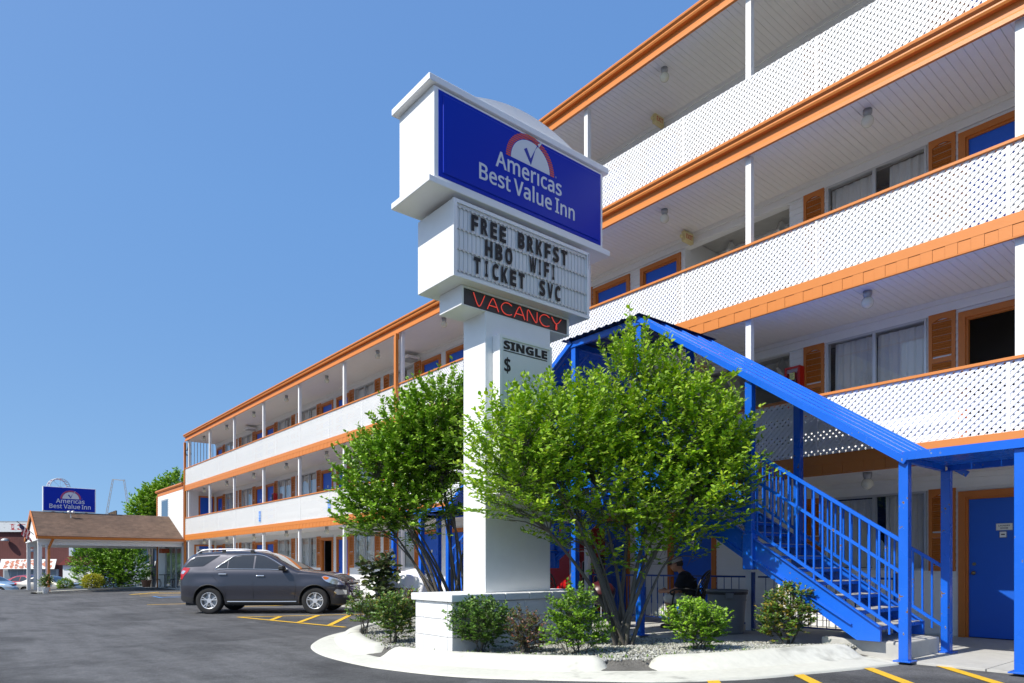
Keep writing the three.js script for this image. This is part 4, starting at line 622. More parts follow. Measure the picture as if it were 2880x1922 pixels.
shrub('leafy_shrub', 'large lime green many stemmed shrub in front of the pylon sign and stairs', 'shrub', {
  base: [6.74, 0.17, -5.95], stems: 14, stemR: 0.034, foot: 0.13, twigs: 2300, perTwig: 21, leaf: 0.072, twigLen: 0.38, twigR: 0.0035, palette: limePal, gap: 0.22, minY: 1.05, shell: 0.62,
  lobes: [[-1.32, 2.42, -0.6, 0.52, 0.55, 0.45, 0.8], [-0.80, 2.62, -0.35, 0.60, 0.52, 0.5, 1.0], [-0.25, 2.72, -0.05, 0.58, 0.55, 0.55, 1.0], [0.22, 3.08, 0, 0.44, 0.82, 0.5, 1.0], [0.75, 2.82, 0, 0.52, 0.66, 0.55, 0.9], [1.12, 2.60, 0, 0.44, 0.58, 0.5, 0.75], [1.36, 2.25, 0, 0.30, 0.5, 0.4, 0.4], [-0.2, 2.0, -0.2, 1.05, 0.45, 0.55, 0.9], [-1.15, 1.95, -0.5, 0.55, 0.4, 0.45, 0.5], [0.8, 1.8, 0, 0.66, 0.45, 0.5, 0.6], [-0.2, 1.45, -0.1, 0.8, 0.35, 0.45, 0.26], [0.5, 1.3, 0.1, 0.7, 0.3, 0.4, 0.22]],
  sprigs: [[0.2, 3.55, 0, 0.45, 14], [0.17, 3.85, 0, 0.40, 14], [0.14, 4.12, 0, 0.32, 12], [-0.55, 3.1, -0.2, 0.45, 14], [0.05, 3.5, 0, 0.4, 13], [0.75, 3.5, 0, 0.42, 14], [0.98, 3.35, 0, 0.4, 13], [-1.15, 2.9, -0.4, 0.4, 13], [1.35, 3.1, 0, 0.35, 12], [-0.95, 3.1, -0.3, 0.35, 13], [-0.25, 3.2, 0, 0.42, 13], [0.45, 3.6, 0, 0.36, 12], [-1.6, 2.7, -0.6, 0.4, 12], [1.65, 2.6, 0, 0.4, 12], [1.55, 2.3, 0, 0.45, 14], [1.6, 2.0, 0, 0.4, 13], [0.18, 3.3, 0, 0.5, 16]],
});
shrub('leafy_shrub', 'dense dark green rounded shrub behind the white sign pillar', 'shrub', {
  base: [6.95, 0.12, -9.85], stems: 13, stemR: 0.040, foot: 0.18, twigs: 1800, perTwig: 20, leaf: 0.086, twigLen: 0.36, twigR: 0.004, palette: greenPal, mat: M.leafGloss, gap: 0.14, minY: 1.5, shell: 0.62,
  lobes: [[-1.25, 2.55, 0, 0.72, 0.75, 0.6, 1.1], [-0.75, 3.1, 0, 0.75, 0.75, 0.65, 1.3], [-0.2, 3.4, 0, 0.75, 0.85, 0.65, 1.4], [0.4, 3.3, 0.1, 0.55, 0.9, 0.55, 0.9], [-1.55, 2.0, 0, 0.5, 0.4, 0.45, 0.4], [-0.8, 2.1, 0, 0.7, 0.42, 0.5, 0.5]],
  sprigs: [[-0.45, 4.15, 0, 0.4, 12], [-0.15, 4.2, 0, 0.45, 13], [-1.35, 3.2, 0, 0.35, 11], [-0.8, 3.85, 0, 0.35, 12]],
});
// low rose bushes along the kerb; lobes in local metres
const bush = (label, x, y, z, w, h, pal, n, extra = {}) => shrub('rose_bush', label, 'bush', { base: [x, y, z], stems: 9, stemR: 0.011, foot: 0.05, twigs: Math.round(n * 1.45), perTwig: 11, leaf: 0.046, twigLen: 0.115, twigR: 0.0022, palette: pal, mat: M.leafGloss, minY: 0.05, shell: 0.7, wig: 0.5, lobes: extra.lobes ? extra.lobes : [[0, h * 0.60, 0, w * 0.46, h * 0.38, w * 0.42], [w * 0.12, h * 0.38, 0, w * 0.36, h * 0.3, w * 0.33, 0.004]], ...extra.o });
bush('ragged green bush at the kerb tip with bare lower stems', 5.32, 0.13, -10.2, 0.52, 0.63, rosePal, 120, { o: { minY: 0.2 } });
bush('bushy green bush beside the notch in the white kerb', 5.02, 0.13, -8.72, 0.52, 0.68, rosePal, 190);
bush('dark bush behind the left end of the block planter', 6.2, 0.13, -10.3, 0.42, 0.72, redPal.concat(greenPal), 130, { o: { minY: 0.2 } });
bush('wide dark green rose bush before the corner of the block planter', 5.16, 0.16, -6.84, 0.74, 0.64, rosePal.slice(0, 4), 260);
bush('reddish brown bush at the middle of the block planter', 5.42, 0.18, -6.30, 0.42, 0.50, redPal, 150, { o: { leaf: 0.032 } });
bush('tall light green rose bush at the right end of the block planter', 5.62, 0.21, -5.62, 0.52, 0.74, rosePal.slice(0, 3).concat(greenPal.slice(0, 3)), 240, { lobes: [[-0.02, 0.50, 0, 0.24, 0.24, 0.24], [0.1, 0.28, 0, 0.26, 0.2, 0.22], [-0.2, 0.24, 0, 0.16, 0.14, 0.15]] });
bush('fresh green rose bush in front of the grey dustbin', 6.66, 0.25, -4.72, 0.66, 0.56, rosePal.slice(1, 3).concat(greenPal.slice(0, 3)), 230);
bush('straggly green bush with yellowing leaves beside the stair stringer', 8.0, 0.27, -4.32, 0.66, 0.70, rosePal.concat([[0.30, 0.22, 0.02]]), 210, { lobes: [[0.02, 0.45, 0, 0.26, 0.26, 0.24], [-0.14, 0.25, 0, 0.2, 0.2, 0.2], [0.28, 0.5, 0, 0.14, 0.12, 0.12]] });
// weeds along the gravel edge
{
  const L = []; const m4 = new THREE.Matrix4(), q = new THREE.Quaternion(), e = new THREE.Euler();
  for (let i = 0; i < 700; i++) { const t = 0.35 + 0.6 * rnd(), p = inner.getPointAt(t); if (vnoise(t * 9, 0.3, 64, 8) < 0.5) continue; const x = p.x + rr(0.02, 0.35), z = p.z + rr(-0.25, 0.0); const g = leafGeo.clone(); e.set(rr(-1.3, -0.2), rr(0, 6.28), 0, 'YXZ'); m4.compose(V(x, ya(x, z) + 0.13, z), q.setFromEuler(e), V(0.03, 0.05, rr(0.03, 0.07))); g.applyMatrix4(m4); L.push(g); }
  const g = mergeGeometries(L.map((k) => { k.deleteAttribute('normal'); return k; })); g.computeVertexNormals(); const m = raw('weeds', g, new THREE.MeshPhysicalMaterial({ color: col(0.10, 0.17, 0.02), roughness: 0.7 }), scene); m.userData = { kind: 'stuff', label: 'small green weeds sprouting in the gravel behind the kerb', category: 'weeds' };
}

// ---------------------------------------------------------------- vehicles
M.tyre = paint(0.018, 0.018, 0.019, 0.85); M.trim = paint(0.02, 0.02, 0.021, 0.6);
M.chrome = new THREE.MeshStandardMaterial({ color: col(0.78, 0.78, 0.78), metalness: 1, roughness: 0.12 });
M.alloy = new THREE.MeshStandardMaterial({ color: col(0.80, 0.80, 0.81), metalness: 0.6, roughness: 0.3 });
M.tint = new THREE.MeshPhysicalMaterial({ color: col(0.012, 0.014, 0.017), roughness: 0.03, clearcoat: 1, clearcoatRoughness: 0.02 });
M.tailRed = new THREE.MeshPhysicalMaterial({ color: col(0.45, 0.008, 0.012), roughness: 0.12, clearcoat: 1 });
M.lens = new THREE.MeshPhysicalMaterial({ color: col(0.7, 0.72, 0.74), roughness: 0.1, metalness: 0.7, clearcoat: 1 });
const carPaint = (r, g, b, m = 0.5) => new THREE.MeshPhysicalMaterial({ color: col(r, g, b), metalness: m, roughness: 0.38, clearcoat: 1, clearcoatRoughness: 0.04 });
const tyreGeo = (R) => mg([(() => { const p = [[R * 0.62, -0.10], [R * 0.70, -0.112], [R * 0.90, -0.112], [R * 0.985, -0.085], [R, -0.04], [R, 0.04], [R * 0.985, 0.085], [R * 0.90, 0.112], [R * 0.70, 0.112], [R * 0.62, 0.10]]; const g = lathe(p, 40); g.rotateX(Math.PI / 2); return g; })()]);
function wheel(par, R, x, z, side) {
  const w = group('wheel', par); w.position.set(x, R, z);
  raw('tyre', tyreGeo(R), M.tyre, w);
  const rim = []; const r = R * 0.63; const g = lathe([[r, -0.09], [r, 0.085], [r * 0.93, 0.08], [r * 0.90, 0.02], [r * 0.88, -0.05], [0.01, -0.06]], 36); g.rotateX(Math.PI / 2); if (side < 0) g.rotateY(Math.PI); raw('rim', mg([g]), M.galv, w); const lip = new THREE.TorusGeometry(r * 0.965, 0.016, 8, 40); lip.translate(0, 0, side * 0.085); raw('rim_lip', mg([lip]), M.alloy, w);
  const sp = []; for (let k = 0; k < 5; k++) for (const o of [-0.17, 0.17]) { const a = k * Math.PI * 2 / 5 + Math.PI / 2, s = V(Math.cos(a) * 0.055, Math.sin(a) * 0.055, side * 0.066), e = V(Math.cos(a + o) * r * 0.93, Math.sin(a + o) * r * 0.93, side * 0.078); sp.push(bar(s, e, 0.034, 0.022)); }
  const hub = new THREE.CylinderGeometry(0.062, 0.07, 0.03, 18); hub.rotateX(Math.PI / 2); hub.translate(0, 0, side * 0.072); sp.push(hub); raw('spokes', mg(sp), M.alloy, w);
  const disc = new THREE.CylinderGeometry(r * 0.72, r * 0.72, 0.012, 24); disc.rotateX(Math.PI / 2); disc.translate(0, 0, side * 0.01); raw('brake_disc', mg([disc]), M.galv, w);
  return rim;
}
function makeCar(c, name, label, category) {
  const C = thing(name, label, category), R = c.R, top = smoothTab(c.top), plan = smoothTab(c.plan), shp = (y) => interp(c.shape, y);
  const w = (x, y) => { const yt = top(x), base = plan(x) * shp(y); let q = Math.min(1, Math.max(0, (y - (yt - 0.11)) / 0.11)); let f = 0; for (const ax of [0, c.wb]) f += 0.030 * Math.exp(-Math.pow((x - ax) / 0.42, 4)) * Math.exp(-Math.pow((y - 0.68) / 0.24, 4)); const crease = 0.010 * Math.exp(-Math.pow((y - c.crease) / 0.05, 2)) - 0.012 * Math.exp(-Math.pow((y - 0.5) / 0.09, 2)); return Math.max(0.05, base - 0.075 * (1 - Math.sqrt(1 - q * q)) + f + crease); };
  const arch = R + 0.065, yb = (x) => { let y = interp(c.bottom, x); for (const ax of [0, c.wb]) { const d = Math.abs(x - ax); if (d < arch) y = Math.max(y, R + Math.sqrt(arch * arch - d * d) * 0.99); } return y; };
  const xs = []; for (let i = 0; i <= 170; i++) xs.push(lerp(c.x0, c.x1, i / 170)); for (const ax of [0, c.wb]) for (const s of [-1, 1]) xs.push(ax + s * arch, ax + s * arch * 0.995, ax + s * arch * 0.97, ax + s * arch * 0.92); xs.sort((a, b) => a - b);
  const X = xs.filter((x, i) => i === 0 || x - xs[i - 1] > 0.002), nS = 22, nT = 10, pos = [], idx = [], row = (nS + 1) * 2 + nT - 1;
  const topY = (x, z) => { const h = w(x, top(x)); const t = Math.min(1, Math.abs(z) / h); return top(x) + c.crown * (1 - t * t); };
  for (const x of X) { const b = yb(x), t = Math.max(top(x), b + 0.02); for (let j = 0; j <= nS; j++) { const y = lerp(b, t, j / nS); pos.push(x, y, w(x, y)); } const h = w(x, t); for (let j = 1; j < nT; j++) { const z = lerp(h, -h, j / nT); pos.push(x, Math.max(topY(x, z), t), z); } for (let j = nS; j >= 0; j--) { const y = lerp(b, t, j / nS); pos.push(x, y, -w(x, y)); } }
  for (let i = 0; i < X.length - 1; i++) for (let j = 0; j < row - 1; j++) { const a = i * row + j; idx.push(a, a + row, a + 1, a + 1, a + row, a + row + 1); }
  for (const [i, f] of [[0, 1], [X.length - 1, -1]]) { const a = i * row; for (let j = 0; j < row / 2 - 1; j++) { const p = a + j, q = a + j + 1, r = a + row - 1 - j, s = a + row - 2 - j; f > 0 ? idx.push(p, q, r, q, s, r) : idx.push(p, r, q, q, r, s); } }
  const g = new THREE.BufferGeometry(); g.setAttribute('position', new THREE.Float32BufferAttribute(pos, 3)); g.setIndex(idx); g.computeVertexNormals(); g.setAttribute('uv', new THREE.BufferAttribute(new Float32Array(pos.length / 3 * 2), 2));
  raw('body', g, c.paint, C);
  mesh('underbody', [bx(c.x0 + 0.12, c.x1 - 0.2, 0.22, 0.85, -0.66, 0.66)], M.trim, C);
  // patch of the side surface inside an x-monotone polygon
  const patch = (name, poly, mat, off, side, n = 26, m = 6) => {
    const xa = Math.min(...poly.map((p) => p[0])), xb = Math.max(...poly.map((p) => p[0])), P = [], I = [];
    const range = (x) => { const ys = []; poly.forEach((p, i) => { const q = poly[(i + 1) % poly.length]; if ((p[0] - x) * (q[0] - x) <= 0 && p[0] !== q[0]) ys.push(lerp(p[1], q[1], (x - p[0]) / (q[0] - p[0]))); }); return [Math.min(...ys), Math.max(...ys)]; };
    for (let i = 0; i <= n; i++) { const x = lerp(xa + 1e-4, xb - 1e-4, i / n), [lo, hi] = range(x); for (let j = 0; j <= m; j++) { const y = lerp(lo, hi, j / m); P.push(x, y, side * (w(x, y) + off)); } }
    for (let i = 0; i < n; i++) for (let j = 0; j < m; j++) { const a = i * (m + 1) + j; side > 0 ? I.push(a, a + m + 1, a + 1, a + 1, a + m + 1, a + m + 2) : I.push(a, a + 1, a + m + 1, a + 1, a + m + 2, a + m + 1); }
    const q = new THREE.BufferGeometry(); q.setAttribute('position', new THREE.Float32BufferAttribute(P, 3)); q.setIndex(I); q.computeVertexNormals(); q.setAttribute('uv', new THREE.BufferAttribute(new Float32Array(P.length / 3 * 2), 2)); return raw(name, q, mat, C);
  };
  const line = (name, pts, r, mat, side, off = 0.004, closed = false) => mesh(name, tube(pts.map(([x, y]) => V(x, y, side * (w(x, y) + off))), r, pts.length * 8, 5, closed), mat, C);
  const glassX = (name, xa, xb, inset, mat, lift) => { const n = 14, m = 12, P = [], I = []; for (let i = 0; i <= n; i++) { const x = lerp(xa, xb, i / n), h = w(x, top(x)) - inset; for (let j = 0; j <= m; j++) { const z = lerp(-h, h, j / m); P.push(x, topY(x, z) + lift, z); } } for (let i = 0; i < n; i++) for (let j = 0; j < m; j++) { const a = i * (m + 1) + j; I.push(a, a + 1, a + m + 1, a + 1, a + m + 2, a + m + 1); } const q = new THREE.BufferGeometry(); q.setAttribute('position', new THREE.Float32BufferAttribute(P, 3)); q.setIndex(I); q.computeVertexNormals(); q.setAttribute('uv', new THREE.BufferAttribute(new Float32Array(P.length / 3 * 2), 2)); return raw(name, q, mat, C); };
  for (const side of [1, -1]) {
    for (const p of c.windows) patch('side_window', p, M.tint, 0.006, side);
    patch('tail_light', c.tail, M.tailRed, 0.008, side, 8, 5); patch('headlight', c.head, M.lens, 0.008, side, 10, 5);
    for (const ax of [0, c.wb]) wheel(C, R, ax, side * (c.track / 2), side);
    for (const ax of [0, c.wb]) { const a = []; for (let k = 0; k <= 16; k++) { const t = Math.PI * k / 16; a.push([ax + Math.cos(t) * arch, Math.max(R + Math.sin(t) * arch, 0.30)]); } line('arch_lip', a, 0.016, M.trim, side, -0.006); }
    for (const s of c.seams || []) line('door_seam', s, 0.0035, M.dark, side, 0.0);
    for (const [hx, hy] of c.handles || []) mesh('door_handle', rbx(hx - 0.11, hx + 0.11, hy - 0.018, hy + 0.018, side * (w(hx, hy) + 0.02) - 0.018, side * (w(hx, hy) + 0.02) + 0.018, 0.014), c.handleMat || c.paint, C);
    if (c.mirror) { const [mx, my] = c.mirror, z0 = w(mx, my); const mr = rbx(mx - 0.09, mx + 0.06, my - 0.06, my + 0.07, side > 0 ? z0 + 0.05 : -z0 - 0.25, side > 0 ? z0 + 0.25 : -z0 - 0.05, 0.045, 3); mesh('wing_mirror', [mr, bar(V(mx - 0.02, my - 0.03, side * (z0 - 0.03)), V(mx - 0.02, my, side * (z0 + 0.08)), 0.08, 0.04)], M.trim, C); }
  }
  glassX('windscreen', c.screen[0], c.screen[1], 0.10, c.screenMat || M.tint, 0.012); glassX('rear_window', c.rear[0], c.rear[1], 0.12, M.tint, 0.012);
  return { C, w, top, topY, line, patch };
}
{
  const SU = makeCar({
    R: 0.362, wb: 2.857, x0: -0.86, x1: 3.72, track: 1.60, crown: 0.035, crease: 1.09, paint: carPaint(0.046, 0.046, 0.060, 0.55), handleMat: M.chrome,
    top: [[-0.86, 0.70], [-0.85, 0.95], [-0.81, 1.18], [-0.68, 1.46], [-0.53, 1.60], [-0.2, 1.655], [0.4, 1.69], [0.9, 1.69], [1.3, 1.655], [1.62, 1.56], [2.0, 1.37], [2.38, 1.185], [2.6, 1.15], [3.1, 1.09], [3.42, 1.01], [3.60, 0.91], [3.70, 0.80], [3.76, 0.62]],
    plan: [[-0.86, 0.70], [-0.80, 0.82], [-0.62, 0.905], [0, 0.925], [1.5, 0.93], [2.8, 0.92], [3.2, 0.89], [3.5, 0.80], [3.65, 0.68], [3.76, 0.50]],
    shape: [[0.2, 0.93], [0.30, 0.955], [0.5, 0.985], [0.75, 1.0], [1.0, 0.985], [1.12, 0.965], [1.20, 0.94], [1.40, 0.86], [1.58, 0.78], [1.72, 0.70]],
    bottom: [[-0.86, 0.42], [-0.72, 0.33], [-0.45, 0.28], [0.45, 0.27], [2.4, 0.27], [3.3, 0.27], [3.6, 0.24], [3.76, 0.34]],
    windows: [[[0.50, 1.235], [0.50, 1.455], [0.62, 1.53], [0.85, 1.575], [1.17, 1.58], [1.17, 1.225]], [[1.22, 1.225], [1.22, 1.578], [1.42, 1.55], [1.62, 1.47], [1.85, 1.345], [2.06, 1.215]], [[0.22, 1.24], [0.34, 1.345], [0.47, 1.435], [0.47, 1.236]], [[-0.70, 1.26], [-0.54, 1.47], [-0.40, 1.545], [0.24, 1.585], [0.05, 1.45], [-0.18, 1.29]]],
    tail: [[-0.845, 0.92], [-0.82, 1.12], [-0.72, 1.26], [-0.53, 1.24], [-0.57, 1.14], [-0.68, 1.03], [-0.74, 0.93]], head: [[3.04, 1.0], [3.12, 1.04], [3.45, 0.955], [3.62, 0.86], [3.62, 0.78], [3.35, 0.80], [3.12, 0.90]],
    seams: [[[1.20, 0.33], [1.20, 0.8], [1.195, 1.22]], [[2.28, 0.36], [2.34, 0.75], [2.26, 1.16]], [[0.12, 1.22], [0.10, 1.05], [0.28, 0.85], [0.44, 0.60], [0.46, 0.36]], [[2.36, 1.13], [2.9, 1.075], [3.05, 1.04]]],
    handles: [[0.38, 1.075], [1.40, 1.03]], mirror: [2.02, 1.24], screen: [1.50, 2.36], rear: [-0.79, -0.57],
    screenMat: new THREE.MeshPhysicalMaterial({ color: col(0.03, 0.032, 0.034), roughness: 0.03, clearcoat: 1 }),
  }, 'parked_car', 'dark grey sport utility car parked facing the motel wing', 'car');
  const C = SU.C, w = SU.w;
  for (const s of [1, -1]) {
    SU.line('window_chrome', [[0.16, 1.215], [0.30, 1.335], [0.46, 1.45], [0.62, 1.555], [0.85, 1.60], [1.18, 1.605], [1.42, 1.575], [1.66, 1.475], [1.9, 1.34], [2.12, 1.205], [1.6, 1.207], [1.0, 1.212], [0.5, 1.215]], 0.011, M.chrome, s, 0.008, true);
    SU.line('sill_chrome', [[0.5, 0.335], [1.2, 0.335], [1.8, 0.335], [2.36, 0.34]], 0.020, M.chrome, s, 0.006);
    SU.patch('sill_cladding', [[0.46, 0.27], [0.46, 0.40], [2.40, 0.40], [2.40, 0.27]], M.trim, 0.004, s, 10, 3);
    SU.patch('bumper_cladding', [[2.857 + 0.44, 0.27], [2.857 + 0.44, 0.44], [3.72, 0.44], [3.72, 0.27]], M.trim, 0.005, s, 10, 3); SU.patch('bumper_cladding', [[-0.84, 0.40], [-0.84, 0.50], [-0.44, 0.44], [-0.44, 0.30]], M.trim, 0.005, s, 10, 3);
    SU.patch('fog_lamp', [[3.36, 0.60], [3.42, 0.68], [3.66, 0.64], [3.66, 0.53], [3.44, 0.52]], M.lens, 0.012, s, 8, 4); SU.patch('amber_reflector', [[3.06, 1.005], [3.13, 1.02], [3.24, 0.985], [3.20, 0.93], [3.12, 0.93]], paint(0.7, 0.16, 0.01, 0.2), 0.011, s, 6, 3);
    SU.patch('tail_lens', [[-0.79, 1.10], [-0.74, 1.18], [-0.64, 1.16], [-0.70, 1.08]], M.lens, 0.012, s, 5, 3);
    const zr = s * (w(0.3, 1.66) - 0.02); mesh('roof_rail', [tube([V(-0.45, 1.63, zr), V(-0.30, 1.715, zr), V(0.1, 1.745, zr), V(0.7, 1.75, zr * 0.99), V(1.02, 1.735, zr * 0.97), V(1.16, 1.68, zr * 0.96)], 0.018, 40, 8)], M.alloy, C);
    for (const x of [-0.36, 0.3, 1.08]) mesh('rail_foot', bx(x - 0.05, x + 0.05, 1.64, 1.735, zr - 0.014, zr + 0.014), M.trim, C);
  }
  // grille bars follow the nose in plan
  const nose = (z, y) => { for (let x = 3.755; x > 3.0; x -= 0.01) if (w(x, y) >= Math.abs(z)) return x; return 3.0; };
  const barAt = (y, zm, r, mat, nm) => mesh(nm, tube(Array.from({ length: 13 }, (_, i) => { const z = lerp(-zm, zm, i / 12); return V(nose(z, y) + 0.012, y, z); }), r, 40, 6), mat, C);
  for (const [y, zm] of [[0.90, 0.56], [0.86, 0.60]]) barAt(y, zm, 0.013, M.chrome, 'upper_grille_bar'); for (const [y, zm] of [[0.75, 0.55], [0.71, 0.58], [0.665, 0.58], [0.62, 0.55], [0.575, 0.50]]) barAt(y, zm, 0.011, M.chrome, 'lower_grille_bar');
  for (const [y, zm] of [[0.735, 0.53], [0.69, 0.56], [0.645, 0.55], [0.60, 0.50], [0.88, 0.54], [0.83, 0.5]]) barAt(y, zm, 0.016, M.trim, 'grille_mesh'); barAt(0.42, 0.5, 0.05, M.trim, 'air_intake');
  const em = new THREE.BoxGeometry(0.02, 0.035, 0.13); em.translate(3.785, 0.80, 0); mesh('emblem', em, paint(0.6, 0.42, 0.12, 0.25, { m: { metalness: 0.7 } }), C);
  plate('number_plate', 0.30, 0.15, '+x', V(3.80, 0.52, 0), TW.make(128, 64, (k) => { k.fillStyle = '#20356e'; k.fillRect(0, 0, 128, 64); k.fillStyle = '#c9d0dd'; k.fillRect(16, 22, 96, 20); }), C);
  mesh('aerial', cyl(V(3.1, 1.08, -0.7), V(3.02, 1.35, -0.72), 0.004), M.trim, C);
  const th = 0.70, d = V(Math.cos(th), 0, Math.sin(th)), rt = V(-Math.sin(th), 0, Math.cos(th));
  const rx = V(5.35, 0, -18.84).normalize().multiplyScalar(V(5.35, 0, -18.84).length() * 1.035).addScaledVector(RT, 0.03); // near-side rear wheel
  C.position.copy(rx).addScaledVector(rt, -0.86); C.position.y = -0.062; C.rotation.y = -th; void d;
}
// three cars on the lower street behind the carport
function sedan(label, paintMat, pos, ang) {
  const o = makeCar({
    R: 0.32, wb: 2.75, x0: -1.02, x1: 3.72, track: 1.54, crown: 0.03, crease: 0.82, paint: paintMat,
    top: [[-1.02, 0.66], [-1.0, 0.88], [-0.85, 0.99], [-0.45, 1.03], [-0.1, 1.16], [0.3, 1.34], [0.8, 1.42], [1.25, 1.41], [1.6, 1.30], [2.05, 1.06], [2.4, 0.96], [3.1, 0.88], [3.5, 0.76], [3.68, 0.66], [3.72, 0.52]],
    plan: [[-1.02, 0.68], [-0.85, 0.84], [0, 0.89], [2.6, 0.89], [3.3, 0.80], [3.6, 0.64], [3.72, 0.48]], shape: [[0.2, 0.94], [0.5, 0.99], [0.7, 1], [0.9, 0.97], [1.0, 0.93], [1.2, 0.83], [1.42, 0.70]],
    bottom: [[-1.02, 0.38], [-0.5, 0.26], [2.6, 0.24], [3.72, 0.30]], windows: [[[0.05, 1.0], [0.25, 1.18], [0.55, 1.30], [0.92, 1.335], [0.92, 0.975]], [[0.97, 0.975], [0.97, 1.335], [1.3, 1.31], [1.6, 1.18], [1.95, 0.97]]],
    tail: [[-0.99, 0.72], [-0.96, 0.90], [-0.8, 0.94], [-0.62, 0.90], [-0.7, 0.78]], head: [[2.9, 0.78], [3.1, 0.83], [3.5, 0.72], [3.62, 0.60], [3.3, 0.62]], seams: [[[0.95, 0.3], [0.95, 0.95]], [[2.0, 0.32], [2.02, 0.93]]], handles: [[0.3, 0.86], [1.25, 0.84]], mirror: [1.85, 1.0], screen: [1.42, 2.15], rear: [-0.3, 0.35],
  }, 'parked_car', label, 'car'); o.C.position.set(...pos); o.C.rotation.y = ang; return o.C;
}
{
  const at = (px, t, y) => { const u = (px - 1440) / 1935; return [t * (FW.x + u * RT.x), y, t * (FW.z + u * RT.z)]; };
  sedan('silver beige sedan parked behind the carport columns', carPaint(0.42, 0.39, 0.34, 0.4), at(98, 49, -0.92), -YAW - 0.12);
  sedan('dark red sedan parked behind the silver sedan', carPaint(0.32, 0.012, 0.02, 0.3), at(52, 53, -0.92), -YAW - 0.2);
  sedan('pale blue sedan parked on the street beside the red sedan', carPaint(0.35, 0.47, 0.58, 0.3), at(-70, 49, -0.92), -YAW - 0.12);
}

// ---------------------------------------------------------------- office block, carport and what lies beyond
const pxAt = (px, t) => [t * (FW.x + (px - 1440) / 1935 * RT.x), t * (FW.z + (px - 1440) / 1935 * RT.z)];
const pyAt = (py, t) => EYE + (1591 - py) / 1935 * t;
{
  const O = thing('office_block', 'two storey white sided office block at the end of the wing beside the carport', 'building');
  const x = 10.0, z0 = -45.4, z1 = -39.75;
  mesh('wall', [bx(x, 16, 2.5, 5.6, z0, z1), bx(x, 16, -0.2, 2.499, z0, -43.7), bx(x + 1.2, 16, -0.2, 2.499, -43.699, z1), bx(x, x + 0.2, -0.2, 2.499, -40.1, z1)], M.siding, O);
  const sb = []; for (let y = 2.52; y < 5.5; y += 0.12) sb.push(prism([[x - 0.001, y], [x - 0.018, y], [x - 0.004, y + 0.119], [x - 0.001, y + 0.119]], 'z', z0, z1)); const s = mesh('siding', sb, M.siding, O); s.userData.kind = 'stuff';
  mesh('gutter', prism([[x, 5.56], [x - 0.07, 5.56], [x - 0.12, 5.63], [x - 0.11, 5.69], [x, 5.69]], 'z', z0 - 0.2, z1 + 0.02), M.orange, O); mesh('fascia', bx(x - 0.02, x, 5.35, 5.555, z0, z1), M.orange, O);
  mesh('corner_trim', bx(x - 0.06, x + 0.06, -0.1, 5.35, z0 - 0.06, z0 + 0.06), M.orange, O);
  mesh('roof', prism([[x - 0.05, 5.70], [x - 0.05, 5.74], [13, 6.1], [16, 5.8], [16, 5.70]], 'z', z0 - 0.2, z1), roofMat, O);
  const w = group('window', O); mesh('frame', [bx(x - 0.03, x + 0.02, 3.5, 5.0, -44.4, -44.32), bx(x - 0.03, x + 0.02, 3.5, 5.0, -42.95, -42.87), bx(x - 0.03, x + 0.02, 3.42, 3.499, -44.4, -42.87), bx(x - 0.03, x + 0.02, 5.001, 5.08, -44.4, -42.87)], M.aluminium, w); mesh('pane', bx(x - 0.025, x - 0.02, 3.5, 5.0, -44.32, -42.95), M.tint, w);
  // glazed entrance
  const e = group('entrance', O); for (const z of [-43.6, -42.5, -41.4, -40.3]) mesh('mullion', bx(x + 0.02, x + 0.08, -0.05, 2.45, z - 0.04, z + 0.04), M.aluminium, e); for (const [a, b] of [[-43.56, -42.54], [-42.46, -41.44], [-41.36, -40.34]]) mesh('pane', bx(x + 0.045, x + 0.05, 0.02, 2.45, a, b), M.glass, e);
  mesh('floor', bx(x - 0.1, x + 1.2, -0.1, 0.0, -43.69, -40.1), M.concrete, O);
}
